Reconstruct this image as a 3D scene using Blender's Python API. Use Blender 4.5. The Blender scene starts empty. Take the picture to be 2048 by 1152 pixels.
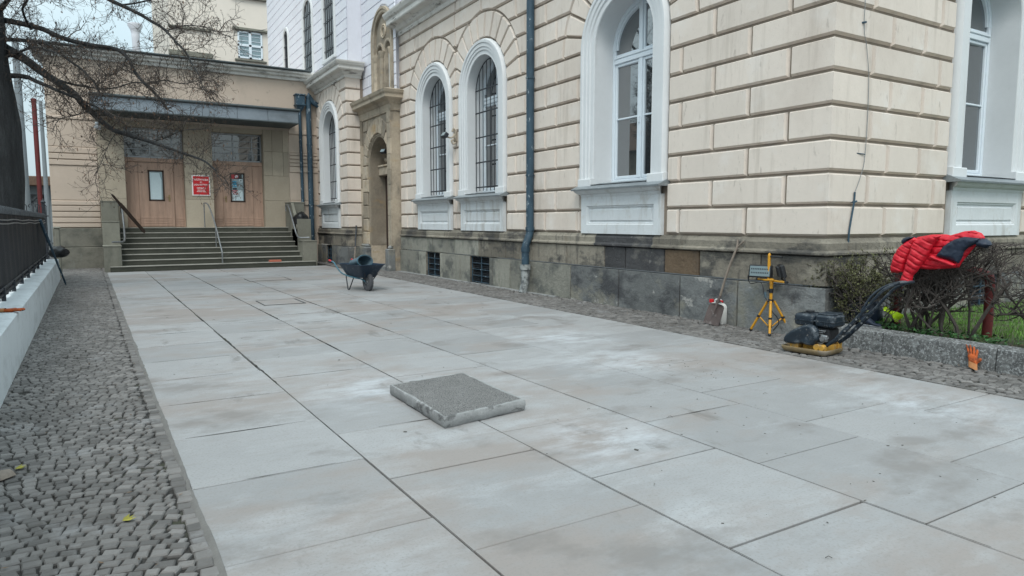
import bpy, bmesh, math, random
from mathutils import Vector, Matrix, noise
from mathutils.geometry import delaunay_2d_cdt
R = random.Random(11)
PI = math.pi
scene = bpy.context.scene
COL = scene.collection

# ------------------------------------------------------------------ camera
F_PX, PITCH, YAW, EYE = 1361.0, math.radians(5.54), math.radians(30.9), 1.55
_fw = Vector((math.sin(YAW)*math.cos(PITCH), math.cos(YAW)*math.cos(PITCH), -math.sin(PITCH)))
_rt = Vector((math.cos(YAW), -math.sin(YAW), 0))
_up = _rt.cross(_fw)
cam_d = bpy.data.cameras.new('camera'); cam_d.sensor_width = 36; cam_d.lens = 36*F_PX/2048
cam_d.clip_start = .05; cam_d.clip_end = 2000
cam = bpy.data.objects.new('camera', cam_d); COL.objects.link(cam)
cam.matrix_world = Matrix(((_rt.x, _up.x, -_fw.x, 0), (_rt.y, _up.y, -_fw.y, 0), (_rt.z, _up.z, -_fw.z, EYE), (0, 0, 0, 1)))
scene.camera = cam

def at(px, py, ax, val):
    """where the sight line of a photo pixel meets the plane axis=val"""
    d = _fw + _rt*((px-1024)/F_PX) + _up*((576-py)/F_PX)
    o = Vector((0, 0, EYE)); t = (val-o[ax])/d[ax]
    return o + d*t

# ------------------------------------------------------------------ helpers
def lerp(a, b, t): return a+(b-a)*t

class MB:
    def __init__(s): s.v = []; s.f = []; s.m = []; s.r = []
    def add(s, vs, fs, m=0, r=None):
        b = len(s.v); s.v.extend([tuple(x) for x in vs])
        if r is None: r = R.random()
        for f in fs:
            s.f.append([i+b for i in f]); s.m.append(m); s.r.append(r)
    def box(s, x0, x1, y0, y1, z0, z1, ch=0, m=0, M=None, r=None):
        if x0 > x1: x0, x1 = x1, x0
        if y0 > y1: y0, y1 = y1, y0
        if z0 > z1: z0, z1 = z1, z0
        ch = min(ch, .45*min(x1-x0, y1-y0, z1-z0))
        if ch <= 0:
            vs = [(x, y, z) for x in (x0, x1) for y in (y0, y1) for z in (z0, z1)]
            fs = [(0, 1, 3, 2), (4, 6, 7, 5), (0, 4, 5, 1), (2, 3, 7, 6), (0, 2, 6, 4), (1, 5, 7, 3)]
        else:
            vs = []; idx = {}
            for ix, x in enumerate((x0, x1)):
                for iy, y in enumerate((y0, y1)):
                    for iz, z in enumerate((z0, z1)):
                        sx = ch*(1-2*ix); sy = ch*(1-2*iy); sz = ch*(1-2*iz)
                        for a, p in enumerate(((x, y+sy, z+sz), (x+sx, y, z+sz), (x+sx, y+sy, z))):
                            idx[ix, iy, iz, a] = len(vs); vs.append(p)
            fs = []
            for a in range(3):
                for k in (0, 1):
                    q = []
                    for (i, j) in ((0, 0), (1, 0), (1, 1), (0, 1)):
                        t = [i, j]; t.insert(a, k); q.append(idx[t[0], t[1], t[2], a])
                    fs.append(q)
            for a in range(3):
                o = [x for x in range(3) if x != a]
                for i in (0, 1):
                    for j in (0, 1):
                        t0 = [0, 0, 0]; t0[o[0]] = i; t0[o[1]] = j; t1 = t0[:]; t1[a] = 1
                        fs.append([idx[(*t0, o[0])], idx[(*t1, o[0])], idx[(*t1, o[1])], idx[(*t0, o[1])]])
            for ix in (0, 1):
                for iy in (0, 1):
                    for iz in (0, 1):
                        fs.append([idx[ix, iy, iz, a] for a in range(3)])
        if M: vs = [M @ Vector(p) for p in vs]
        s.add(vs, fs, m, r)
    def tube(s, pts, rad, n=8, m=0, cap=True, r=None, M=None):
        pts = [Vector(p) for p in pts]
        if M: pts = [M @ p for p in pts]
        if not isinstance(rad, (list, tuple)): rad = [rad]*len(pts)
        vs = []; fs = []
        t = (pts[1]-pts[0]).normalized()
        nrm = t.orthogonal().normalized()
        for i, p in enumerate(pts):
            if i == 0: t = pts[1]-pts[0]
            elif i == len(pts)-1: t = pts[-1]-pts[-2]
            else: t = (pts[i+1]-pts[i]).normalized()+(pts[i]-pts[i-1]).normalized()
            if t.length < 1e-9: t = Vector((0, 0, 1))
            t.normalize()
            nrm = nrm-t*nrm.dot(t)
            if nrm.length < 1e-6: nrm = t.orthogonal()
            nrm.normalize(); b = t.cross(nrm)
            for k in range(n):
                a = 2*PI*k/n
                vs.append(p+(nrm*math.cos(a)+b*math.sin(a))*rad[i])
        for i in range(len(pts)-1):
            for k in range(n):
                k2 = (k+1) % n
                fs.append((i*n+k, i*n+k2, (i+1)*n+k2, (i+1)*n+k))
        if cap:
            fs.append(tuple(range(n))[::-1]); fs.append(tuple(range((len(pts)-1)*n, len(pts)*n)))
        s.add(vs, fs, m, r)
    def lathe(s, prof, n=20, m=0, M=None, r=None):
        vs = []; fs = []
        for (q, z) in prof:
            for k in range(n):
                a = 2*PI*k/n; vs.append(Vector((q*math.cos(a), q*math.sin(a), z)))
        for i in range(len(prof)-1):
            for k in range(n):
                k2 = (k+1) % n; fs.append((i*n+k, i*n+k2, (i+1)*n+k2, (i+1)*n+k))
        if prof[0][0] > 1e-4: fs.append(tuple(range(n))[::-1])
        if prof[-1][0] > 1e-4: fs.append(tuple(range((len(prof)-1)*n, len(prof)*n)))
        if M: vs = [M @ p for p in vs]
        s.add(vs, fs, m, r)
    def prism(s, poly, T, w0, w1, ch=0, m=0, r=None):
        """polygon in (u,v), extruded between depths w0 and w1, its w1 face chamfered"""
        n = len(poly); top = inset(poly, ch) if ch else poly
        vs = [T(u, v, w0) for u, v in poly]+[T(u, v, w1-(ch if ch else 0)) for u, v in poly]+[T(u, v, w1) for u, v in top]
        fs = [tuple(range(n))[::-1], tuple(range(2*n, 3*n))]
        for i in range(n):
            j = (i+1) % n
            fs.append((i, j, n+j, n+i)); fs.append((n+i, n+j, 2*n+j, 2*n+i))
        s.add(vs, fs, m, r)
    def sweep(s, rows, m=0, r=None, closed=False):
        """rows: list of equally long point lists"""
        n = len(rows[0]); vs = [p for row in rows for p in row]; fs = []
        k = len(rows)
        for i in range(k-(0 if closed else 1)):
            i2 = (i+1) % k
            for j in range(n-1): fs.append((i*n+j, i*n+j+1, i2*n+j+1, i2*n+j))
        s.add(vs, fs, m, r)
    def build(s, name, mats, parent=None, smooth=None, local=False, recalc=True, origin=None, loc=None):
        if not isinstance(mats, (list, tuple)): mats = [mats]
        if parent is not None and not local:
            o = world_loc(parent)
        elif parent is None and not local:
            if origin is None:
                xs = [p[0] for p in s.v]; ys = [p[1] for p in s.v]; zs = [p[2] for p in s.v]
                origin = ((min(xs)+max(xs))/2, (min(ys)+max(ys))/2, min(zs))
            o = Vector(origin)
        else: o = Vector((0, 0, 0))
        me = bpy.data.meshes.new(name)
        ox, oy, oz = o
        me.from_pydata([(p[0]-ox, p[1]-oy, p[2]-oz) for p in s.v], [], s.f)
        if recalc:
            bm = bmesh.new(); bm.from_mesh(me)
            bmesh.ops.recalc_face_normals(bm, faces=bm.faces); bm.to_mesh(me); bm.free()
        me.polygons.foreach_set('material_index', s.m)
        a = me.attributes.new('rnd', 'FLOAT', 'FACE'); a.data.foreach_set('value', s.r)
        for mt in mats: me.materials.append(mt)
        if smooth is not None:
            me.polygons.foreach_set('use_smooth', [True]*len(me.polygons))
            me.set_sharp_from_angle(angle=math.radians(smooth))
        me.update()
        ob = bpy.data.objects.new(name, me); COL.objects.link(ob)
        if parent is not None:
            ob.parent = parent
        elif not local: ob.location = o
        if loc is not None: ob.location = loc
        return ob

def world_loc(o):
    v = Vector((0, 0, 0))
    while o is not None:
        v += o.location; o = o.parent
    return v

def inset(P, d):
    n = len(P); out = []
    if not isinstance(d, (list, tuple)): d = [d]*n
    E = []
    for i in range(n):
        a = P[i]; b = P[(i+1) % n]; dx = b[0]-a[0]; dy = b[1]-a[1]; l = math.hypot(dx, dy) or 1e-9
        E.append((-dy/l, dx/l))
    for i in range(n):
        n0 = E[i-1]; n1 = E[i]; d0 = d[i-1]; d1 = d[i]; p = P[i]
        det = n0[0]*n1[1]-n0[1]*n1[0]
        if abs(det) < .12:
            nx = n0[0]+n1[0]; ny = n0[1]+n1[1]; l = math.hypot(nx, ny) or 1e-9; dd = (d0+d1)/2
            out.append((p[0]+nx/l*dd, p[1]+ny/l*dd))
        else:
            out.append((p[0]+(d0*n1[1]-d1*n0[1])/det, p[1]+(n0[0]*d1-n1[0]*d0)/det))
    return out

def area(P): return .5*sum(P[i][0]*P[(i+1) % len(P)][1]-P[(i+1) % len(P)][0]*P[i][1] for i in range(len(P)))

def clip(P, f):
    """keep the part of a convex polygon where f(p) >= 0"""
    out = []
    for i in range(len(P)):
        a = P[i]; b = P[(i+1) % len(P)]; fa = f(a); fb = f(b)
        if fa >= 0: out.append(a)
        if (fa < 0) != (fb < 0):
            t = fa/(fa-fb); out.append((lerp(a[0], b[0], t), lerp(a[1], b[1], t)))
    return out

def tag(o, label=None, cat=None, group=None, kind=None):
    if label: o['label'] = label
    if cat: o['category'] = cat
    if group: o['group'] = group
    if kind: o['kind'] = kind
    return o

def thing(name, loc, label, cat, group=None, rz=0):
    o = bpy.data.objects.new(name, None); COL.objects.link(o); o.empty_display_size = .2
    o.location = loc; o.rotation_euler = (0, 0, rz)
    return tag(o, label, cat, group)

def structure(o, kind='structure'): o['kind'] = kind; return o

def arcpts(cx, cy, r, a0, a1, n): return [(cx+r*math.cos(lerp(a0, a1, i/n)), cy+r*math.sin(lerp(a0, a1, i/n))) for i in range(n+1)]

def smooth_path(pts, k=6):
    pts = [Vector(p) for p in pts]; out = []
    for i in range(len(pts)-1):
        p0 = pts[max(i-1, 0)]; p1 = pts[i]; p2 = pts[i+1]; p3 = pts[min(i+2, len(pts)-1)]
        for j in range(k):
            t = j/k
            out.append(.5*((2*p1)+(p2-p0)*t+(2*p0-5*p1+4*p2-p3)*t*t+(3*p1-p0-3*p2+p3)*t**3))
    out.append(pts[-1]); return out

def inflate(mb, poly, T, thick, step=.02, rad=.06, quilt=None, back=.35, m=0, wave=None, base=0):
    """a puffed cloth / casting shape: outline in (u,v), T(u,v,w) to space"""
    P = []
    for i in range(len(poly)):
        a = poly[i]; b = poly[(i+1) % len(poly)]; l = math.hypot(b[0]-a[0], b[1]-a[1]); k = max(1, int(l/step))
        for j in range(k): P.append((lerp(a[0], b[0], j/k), lerp(a[1], b[1], j/k)))
    n = len(P)
    def inside(x, y):
        c = False; j = n-1
        for i in range(n):
            if (P[i][1] > y) != (P[j][1] > y) and x < (P[j][0]-P[i][0])*(y-P[i][1])/(P[j][1]-P[i][1])+P[i][0]: c = not c
            j = i
        return c
    def dist(x, y):
        best = 9
        for i in range(n):
            a = P[i]; d = (a[0]-x)**2+(a[1]-y)**2
            if d < best: best = d
        return math.sqrt(best)
    vs = [Vector(p) for p in P]
    x0 = min(p[0] for p in P); x1 = max(p[0] for p in P); y0 = min(p[1] for p in P); y1 = max(p[1] for p in P)
    yy = y0; row = 0
    while yy < y1:
        xx = x0+(step/2 if row % 2 else 0)
        while xx < x1:
            if inside(xx, yy) and dist(xx, yy) > step*.55: vs.append(Vector((xx, yy)))
            xx += step
        yy += step*.87; row += 1
    res = delaunay_2d_cdt(vs, [], [list(range(n))], 1, 1e-6)
    V2 = res[0]; tri = res[2]
    front = []; bk = []
    for p in V2:
        d = min(dist(p.x, p.y), rad) if not False else 0
        h = math.sqrt(max(0, 1-(1-min(1, d/rad))**2))
        k = 1.0
        if quilt: k = quilt(p.x, p.y)
        w = (wave(p.x, p.y) if wave else 0)+base
        front.append(T(p.x, p.y, w+thick*h*k)); bk.append(T(p.x, p.y, w-thick*back*h))
    nv = len(V2)
    mb.add(front+bk, [tuple(t) for t in tri]+[tuple(i+nv for i in t[::-1]) for t in tri], m)

# ------------------------------------------------------------------ materials
def mk(name, col, rough=.75, var=.12, vscale=2.5, rnd=0, stains=(), bump=.15, bscale=40, metal=0, spec=.4, dist=.01, world=False, sheen=0):
    """col: base colour; stains: (colour, scale or (sx,sy,sz), lo, hi, strength)"""
    m = bpy.data.materials.new(name); m.use_nodes = True; nt = m.node_tree; N = nt.nodes; L = nt.links
    bs = N['Principled BSDF']; bs.inputs['Roughness'].default_value = rough; bs.inputs['Metallic'].default_value = metal
    bs.inputs['Specular IOR Level'].default_value = spec
    if sheen: bs.inputs['Sheen Weight'].default_value = sheen
    if world:
        g = N.new('ShaderNodeNewGeometry'); co = g.outputs['Position']
    else:
        g = N.new('ShaderNodeTexCoord'); co = g.outputs['Object']
    def nz(scale, detail=5, seed=0, rgh=.6):
        mp = N.new('ShaderNodeMapping'); L.new(co, mp.inputs['Vector'])
        if isinstance(scale, (tuple, list)): mp.inputs['Scale'].default_value = scale; sc = 1
        else: sc = scale
        mp.inputs['Location'].default_value = (seed*3.7, seed*1.9, seed*5.3)
        t = N.new('ShaderNodeTexNoise'); t.inputs['Scale'].default_value = sc; t.inputs['Detail'].default_value = detail
        t.inputs['Roughness'].default_value = rgh
        L.new(mp.outputs['Vector'], t.inputs['Vector']); return t.outputs['Fac']
    cur = N.new('ShaderNodeRGB'); cur.outputs[0].default_value = (*col, 1); cur = cur.outputs[0]
    def bright(cur, fac, lo, hi):
        mr = N.new('ShaderNodeMapRange'); mr.inputs[1].default_value = .25; mr.inputs[2].default_value = .75
        mr.inputs[3].default_value = lo; mr.inputs[4].default_value = hi; L.new(fac, mr.inputs[0])
        h = N.new('ShaderNodeHueSaturation'); L.new(mr.outputs[0], h.inputs['Value']); L.new(cur, h.inputs['Color']); return h.outputs[0]
    if var:
        cur = bright(cur, nz(vscale, 6, 1), 1-var, 1+var)
        cur = bright(cur, nz(vscale*9 if not isinstance(vscale, tuple) else tuple(q*9 for q in vscale), 4, 2), 1-var*.5, 1+var*.5)
    if rnd:
        at_ = N.new('ShaderNodeAttribute'); at_.attribute_name = 'rnd'
        mr = N.new('ShaderNodeMapRange'); mr.inputs[3].default_value = 1-rnd; mr.inputs[4].default_value = 1+rnd
        L.new(at_.outputs['Fac'], mr.inputs[0])
        h = N.new('ShaderNodeHueSaturation'); L.new(mr.outputs[0], h.inputs['Value']); L.new(cur, h.inputs['Color']); cur = h.outputs[0]
    for i, (c, sc, lo, hi, st) in enumerate(stains):
        f = nz(sc, 7, 5+i*3, .65)
        mr = N.new('ShaderNodeMapRange'); mr.inputs[1].default_value = lo; mr.inputs[2].default_value = hi
        mr.inputs[3].default_value = 0; mr.inputs[4].default_value = st; L.new(f, mr.inputs[0])
        mx = N.new('ShaderNodeMix'); mx.data_type = 'RGBA'
        L.new(mr.outputs[0], mx.inputs[0]); L.new(cur, mx.inputs[6]); mx.inputs[7].default_value = (*c, 1); cur = mx.outputs[2]
    L.new(cur, bs.inputs['Base Color'])
    if bump:
        b = N.new('ShaderNodeBump'); b.inputs['Strength'].default_value = bump; b.inputs['Distance'].default_value = dist
        f1 = nz(bscale, 6, 9, .7); L.new(f1, b.inputs['Height']); L.new(b.outputs[0], bs.inputs['Normal'])
        rr = N.new('ShaderNodeMapRange'); rr.inputs[3].default_value = max(0, rough-.08); rr.inputs[4].default_value = min(1, rough+.08)
        L.new(nz(vscale if isinstance(vscale, (int, float)) else 3, 5, 13), rr.inputs[0]); L.new(rr.outputs[0], bs.inputs['Roughness'])
    m['nodes_color'] = 1
    return m

M = {}
M['stucco'] = mk('cream_stucco', (.675, .602, .536), .85, .05, .9, rnd=.045, bump=.25, bscale=28,
                 stains=[((.50, .42, .36), (.5, .5, .35), .52, .70, .5), ((.74, .70, .66), 1.3, .54, .68, .5), ((.40, .345, .29), (4, 4, .35), .55, .68, .42), ((.34, .29, .25), (9, 9, 2.5), .62, .68, .45), ((.46, .40, .35), (25, 25, 14), .60, .68, .3)], world=True)
M['joint'] = mk('brown_joint_render', (.25, .205, .165), .9, .12, 1.5, stains=[((.16, .135, .115), (2, 2, 3), .52, .72, .6)], bump=.3, bscale=30, world=True)  # groove backing, coloured browner and darker than the blocks
M['white'] = mk('white_painted_trim', (.64, .66, .675), .8, .04, 1.2, bump=.2, bscale=35,
                stains=[((.42, .41, .39), (3, 3, .7), .6, .78, .35), ((.5, .5, .48), 9, .66, .75, .4)], world=True)
M['panel'] = mk('sill_panel_paint', (.62, .65, .67), .85, .06, 3, bump=.3, bscale=30,
                stains=[((.34, .31, .27), (3.5, 3.5, .6), .52, .72, .7), ((.5, .48, .45), 6, .58, .7, .5)], world=True)
M['upper'] = mk('white_upper_render', (.69, .70, .76), .85, .04, 1.2, rnd=.03, bump=.2, bscale=25, world=True,
                stains=[((.5, .5, .53), (2, 2, .6), .62, .8, .35)])
M['plinth'] = mk('weathered_plinth_stone', (.165, .172, .172), .85, .26, .9, rnd=.34, bump=.9, bscale=14, dist=.03, world=True,
                 stains=[((.050, .052, .058), (.9, .9, 1.5), .50, .60, .82), ((.27, .255, .205), (.8, .8, 1.0), .53, .62, .75), ((.40, .39, .37), (2.2, 2.2, 3), .62, .66, .8),
                         ((.10, .095, .09), (14, 14, 5), .60, .70, .6), ((.36, .355, .34), 7, .64, .72, .6)])
M['plinth2'] = mk('brown_plinth_stone', (.205, .185, .152), .85, .24, 1.2, rnd=.45, bump=.9, bscale=14, dist=.03, world=True,
                  stains=[((.055, .054, .054), (.8, .8, 1.7), .50, .585, .85), ((.30, .275, .225), (1.0, 1.0, 1.5), .54, .61, .75), ((.045, .044, .045), (7, 7, 1.0), .56, .68, .6), ((.13, .085, .05), (1.5, 1.5, .7), .6, .72, .6)])
M['plinthk'] = mk('black_stained_stone', (.050, .050, .053), .88, .3, 1.6, rnd=.3, bump=.9, bscale=14, dist=.03, world=True, stains=[((.20, .19, .17), (1.6, 1.6, 3), .55, .68, .7), ((.30, .29, .27), 8, .62, .7, .5)])
M['plinthb'] = mk('brown_stained_stone', (.135, .095, .062), .88, .25, 2, bump=.9, bscale=14, dist=.03, world=True, stains=[((.06, .05, .045), (2, 2, 1.2), .5, .66, .7)])
M['plinthp'] = mk('pale_worn_stone', (.27, .265, .23), .88, .2, 1.2, rnd=.2, bump=.9, bscale=14, dist=.03, world=True, stains=[((.10, .105, .10), (1.3, 1.3, 1.6), .50, .60, .8), ((.16, .17, .14), (5, 5, 1.2), .56, .66, .6)])
M['sand'] = mk('sandstone', (.37, .315, .245), .85, .2, 1.6, rnd=.34, bump=.45, bscale=26, dist=.015, world=True,
               stains=[((.145, .13, .11), (1.6, 1.6, 1.1), .50, .68, .8), ((.42, .385, .33), (1.2, 1.2, 1.2), .56, .72, .6), ((.38, .25, .11), (.9, .9, 2), .58, .7, .5)])
M['annex'] = mk('buff_annex_render', (.52, .43, .355), .88, .05, .7, rnd=.03, bump=.25, bscale=24, world=True,
                stains=[((.34, .285, .235), (.9, .9, .45), .52, .70, .6), ((.25, .22, .18), (3.5, 3.5, 5), .64, .72, .6), ((.60, .53, .46), (1.6, 1.6, .8), .56, .68, .4)])
M['annexstone'] = mk('grey_buff_stone', (.375, .325, .255), .8, .10, 1.6, rnd=.13, bump=.25, bscale=30, world=True,
                     stains=[((.22, .20, .165), (1.6, 1.6, .8), .55, .75, .55)])
M['mossy'] = mk('green_stained_base', (.185, .178, .15), .9, .2, 1.6, bump=.4, bscale=22, world=True,
                stains=[((.07, .075, .065), (1.2, 1.2, 1.8), .48, .68, .8), ((.27, .28, .26), (2.5, 2.5, 1), .58, .72, .5)])
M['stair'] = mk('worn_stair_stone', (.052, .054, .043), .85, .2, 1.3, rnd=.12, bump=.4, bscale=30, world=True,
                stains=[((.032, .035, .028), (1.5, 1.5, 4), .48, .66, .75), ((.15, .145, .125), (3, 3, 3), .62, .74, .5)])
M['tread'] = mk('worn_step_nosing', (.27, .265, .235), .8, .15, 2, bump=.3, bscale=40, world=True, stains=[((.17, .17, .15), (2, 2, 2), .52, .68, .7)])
M['cheek'] = mk('grey_cheek_stone', (.185, .182, .152), .85, .16, 1.5, rnd=.15, bump=.35, bscale=30, world=True,
                stains=[((.09, .095, .08), (2, 2, .8), .52, .7, .65)])
M['zinc'] = mk('grey_zinc_flashing', (.26, .29, .31), .45, .15, 4, bump=.1, bscale=20, metal=.4, stains=[((.6, .62, .62), 16, .62, .68, .7)], world=True)
M['pipe'] = mk('blue_painted_pipe', (.036, .072, .105), .5, .2, 2, bump=.15, bscale=30, world=True, stains=[((.34, .40, .44), (13, 13, 6), .60, .63, .8), ((.015, .03, .045), (3, 3, 1), .5, .7, .5)])
M['pipeiron'] = mk('grey_cast_iron', (.30, .32, .32), .7, .3, 5, bump=.3, bscale=30, world=True, stains=[((.05, .055, .06), 8, .45, .6, .8)])
M['rust'] = mk('rusty_steel', (.13, .085, .06), .85, .35, 12, bump=.3, bscale=60)
M['iron'] = mk('dark_iron', (.035, .04, .048), .55, .2, 6, bump=.1, bscale=40, metal=.3)
M['wfr'] = mk('white_window_paint', (.70, .77, .83), .45, .03, 3, bump=.05, bscale=20)
M['door'] = mk('pale_brown_door_wood', (.39, .262, .198), .6, .2, (9, 9, .9), bump=.2, bscale=(90, 90, 6), stains=[((.27, .185, .145), (14, 14, .7), .50, .64, .5), ((.19, .13, .10), (2.5, 2.5, 1.2), .56, .7, .5)])
M['darkdoor'] = mk('dark_brown_door_wood', (.045, .028, .022), .6, .2, 6, bump=.2)
M['brass'] = mk('dull_brass', (.30, .22, .12), .45, .1, 9, metal=.6, bump=0)
M['canopy'] = mk('canopy_lead_sheet', (.24, .275, .31), .4, .12, .9, bump=.1, bscale=6, metal=.45, world=True, stains=[((.12, .14, .15), (1.5, 1.5, 3), .52, .7, .6)])
M['darkstrip'] = mk('dark_roof_edge', (.055, .07, .075), .55, .2, 2, bump=.15, world=True)
M['cornw'] = mk('weathered_white_cornice', (.64, .63, .60), .85, .08, 1.4, bump=.3, bscale=24, world=True, stains=[((.12, .115, .11), (1.1, 1.1, 7), .56, .66, .9), ((.35, .33, .29), (3, 3, 1), .54, .7, .6)])
M['wallwhite'] = mk('white_painted_concrete', (.60, .645, .67), .8, .05, 1.2, bump=.3, bscale=14, world=True, stains=[((.33, .35, .36), (2, 1.2, 2.5), .50, .66, .55), ((.30, .31, .31), (9, 7, 2.2), .58, .70, .5), ((.22, .22, .2), (22, 22, 22), .64, .70, .5)])
M['fence'] = mk('black_fence_sheet', (.008, .012, .018), .6, .3, 3, bump=.5, bscale=(30, 30, 18), world=True, stains=[((.05, .06, .07), (6, 6, 2), .62, .72, .5)])
M['fencetop'] = mk('frosted_grey_rail', (.06, .07, .08), .7, .4, 6, bump=.4, bscale=30, world=True, stains=[((.20, .22, .24), (9, 9, 9), .52, .64, .6)])
M['bark'] = mk('dark_bark', (.044, .047, .050), .95, .45, (9, 9, 1.6), bump=1.0, bscale=(16, 16, 3), dist=.12, world=True, stains=[((.075, .085, .085), (3, 3, 2), .58, .7, .5)])
M['twig'] = mk('twig_bark', (.058, .049, .044), .9, .3, 8, rnd=.35, bump=0)
M['bud'] = mk('dry_bud_leaf', (.105, .062, .040), .9, .3, 8, rnd=.5, bump=0)
M['olive'] = mk('olive_shrub_leaf', (.125, .130, .055), .7, .3, 8, rnd=.55, bump=0)
M['ivy'] = mk('ivy_leaf', (.035, .105, .030), .6, .3, 8, rnd=.6, bump=0)
M['grassm'] = mk('grass_blade', (.085, .19, .028), .7, .3, 3, rnd=.5, bump=0, world=True)
M['soil'] = mk('garden_soil', (.055, .052, .03), .95, .4, 5, bump=.8, bscale=25, world=True, stains=[((.07, .13, .03), 4, .45, .6, .85)])
M['cobble'] = mk('granite_sett', (.142, .135, .130), .75, .12, 9, rnd=.36, bump=.5, bscale=60, dist=.006, world=True, stains=[((.085, .08, .075), .9, .50, .66, .7), ((.10, .09, .08), 9, .6, .72, .5), ((.26, .26, .265), 3, .56, .66, .5)])
M['sandjoint'] = mk('dark_joint_soil', (.030, .028, .026), .95, .4, 7, bump=.6, bscale=60, world=True, stains=[((.05, .055, .03), 2.2, .54, .66, .6), ((.075, .07, .062), 3, .58, .7, .5)])
M['asphalt'] = mk('asphalt', (.07, .072, .075), .9, .2, 3, bump=.5, bscale=80, world=True)
M['kerb'] = mk('lichened_kerb_concrete', (.14, .143, .142), .9, .2, 3, rnd=.1, bump=1.0, bscale=30, dist=.02, world=True, stains=[((.07, .072, .074), 16, .48, .56, .75), ((.38, .395, .40), 38, .53, .58, .65), ((.34, .36, .36), 9, .58, .68, .5)])
M['aggregate'] = mk('exposed_aggregate_top', (.14, .138, .136), .9, .25, 6, bump=1.0, bscale=75, dist=.012, stains=[((.34, .335, .325), 120, .53, .57, .8), ((.045, .045, .045), 95, .53, .57, .8)])
M['conc'] = mk('cast_concrete_side', (.25, .255, .255), .85, .2, 7, bump=.7, bscale=40, stains=[((.075, .075, .075), (5, 5, 9), .52, .60, .8), ((.42, .42, .415), 11, .56, .66, .6)])
M['yellow'] = mk('yellow_powder_paint', (.60, .29, .022), .45, .1, 8, bump=.05, stains=[((.26, .15, .04), 18, .56, .68, .6)])
M['yellowd'] = mk('dusty_yellow_casting', (.46, .25, .04), .6, .2, 12, bump=.2, stains=[((.24, .19, .12), 14, .48, .62, .8)])
M['black'] = mk('black_plastic', (.018, .019, .022), .45, .2, 9, bump=.1)
M['rubber'] = mk('grey_rubber', (.075, .078, .085), .85, .2, 12, bump=.3)
M['navy'] = mk('dusty_navy_cover', (.013, .022, .033), .38, .25, 6, bump=.25, bscale=18, stains=[((.16, .18, .20), 9, .54, .66, .55), ((.28, .27, .25), 26, .6, .68, .6)])
M['tanplate'] = mk('dusty_yellow_plate', (.27, .20, .11), .65, .25, 9, bump=.2, stains=[((.27, .24, .2), 5, .46, .62, .8)])
M['steel'] = mk('dull_steel', (.26, .27, .28), .4, .25, 14, metal=.7, bump=.1)
M['lightwood'] = mk('weathered_ash_handle', (.21, .175, .145), .7, .2, (20, 20, 3), bump=.2)
M['bladem'] = mk('rusty_grey_blade', (.11, .085, .080), .6, .2, 7, bump=.2, metal=.3, stains=[((.30, .27, .26), (5, 5, 5), .55, .65, .6)])
M['canist'] = mk('translucent_white_plastic', (.62, .63, .62), .5, .05, 7, bump=.05)
M['red'] = mk('red_plastic', (.50, .015, .02), .4, .08, 7, bump=0)
M['jred'] = mk('red_puffer_nylon', (.54, .007, .022), .5, .06, 6, bump=.35, bscale=24, dist=.01, spec=.45)
M['jnavy'] = mk('navy_nylon', (.012, .020, .038), .5, .1, 6, bump=.2, bscale=16, dist=.01)
M['hivis'] = mk('hi_vis_yellow_cloth', (.58, .85, .02), .75, .1, 8, bump=.4, bscale=30)
M['orange'] = mk('orange_rubber_glove', (.42, .085, .015), .7, .2, 18, bump=.4, bscale=60, stains=[((.10, .03, .015), 14, .5, .6, .75)])
M['cuff'] = mk('knit_cuff', (.42, .19, .08), .9, .15, 30, bump=.3)
M['redpaint'] = mk('weathered_red_paint', (.13, .022, .022), .6, .25, 5, bump=.2, stains=[((.10, .045, .04), 9, .55, .7, .6)])
M['barrow'] = mk('dark_blue_steel_tray', (.016, .033, .058), .5, .25, 6, bump=.1, stains=[((.16, .18, .19), 8, .56, .70, .6)])
M['teal'] = mk('teal_painted_tube', (.05, .14, .19), .45, .15, 9, bump=.05)
M['bluegrey'] = mk('blue_grey_plastic', (.075, .12, .15), .5, .2, 9, bump=.1)
M['signred'] = mk('red_sign_enamel', (.52, .012, .018), .4, .05, 3, bump=0)
M['signwhite'] = mk('white_letter_enamel', (.82, .80, .80), .5, .02, 3, bump=0)
M['paper'] = mk('white_paper_notice', (.55, .66, .70), .7, .06, 9, bump=0)
M['stickblue'] = mk('blue_sticker', (.03, .27, .45), .5, .05, 9, bump=0)
M['stickred'] = mk('red_sticker', (.45, .05, .06), .5, .05, 9, bump=0)
M['rear'] = mk('beige_rear_render', (.70, .64, .57), .9, .04, .4, bump=.1, bscale=12, world=True)
M['chim'] = mk('white_chimney_render', (.66, .68, .74), .9, .05, .5, bump=.1, world=True)
M['polec'] = mk('pale_concrete_pole', (.21, .24, .26), .9, .08, 1, bump=.2, world=True)
M['brick'] = mk('red_brick', (.42, .13, .085), .9, .15, 12, bump=.3)
M['leafy'] = mk('yellow_fallen_leaf', (.26, .24, .04), .8, .2, 12, rnd=.4, bump=0)
M['leafb'] = mk('brown_fallen_leaf', (.12, .08, .05), .9, .3, 12, rnd=.5, bump=0)
M['crumb'] = mk('grit', (.12, .115, .105), .95, .3, 12, rnd=.5, bump=0)
M['bag'] = mk('black_bin_bag', (.010, .011, .013), .35, .2, 6, bump=.5, bscale=14, dist=.03)

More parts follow.
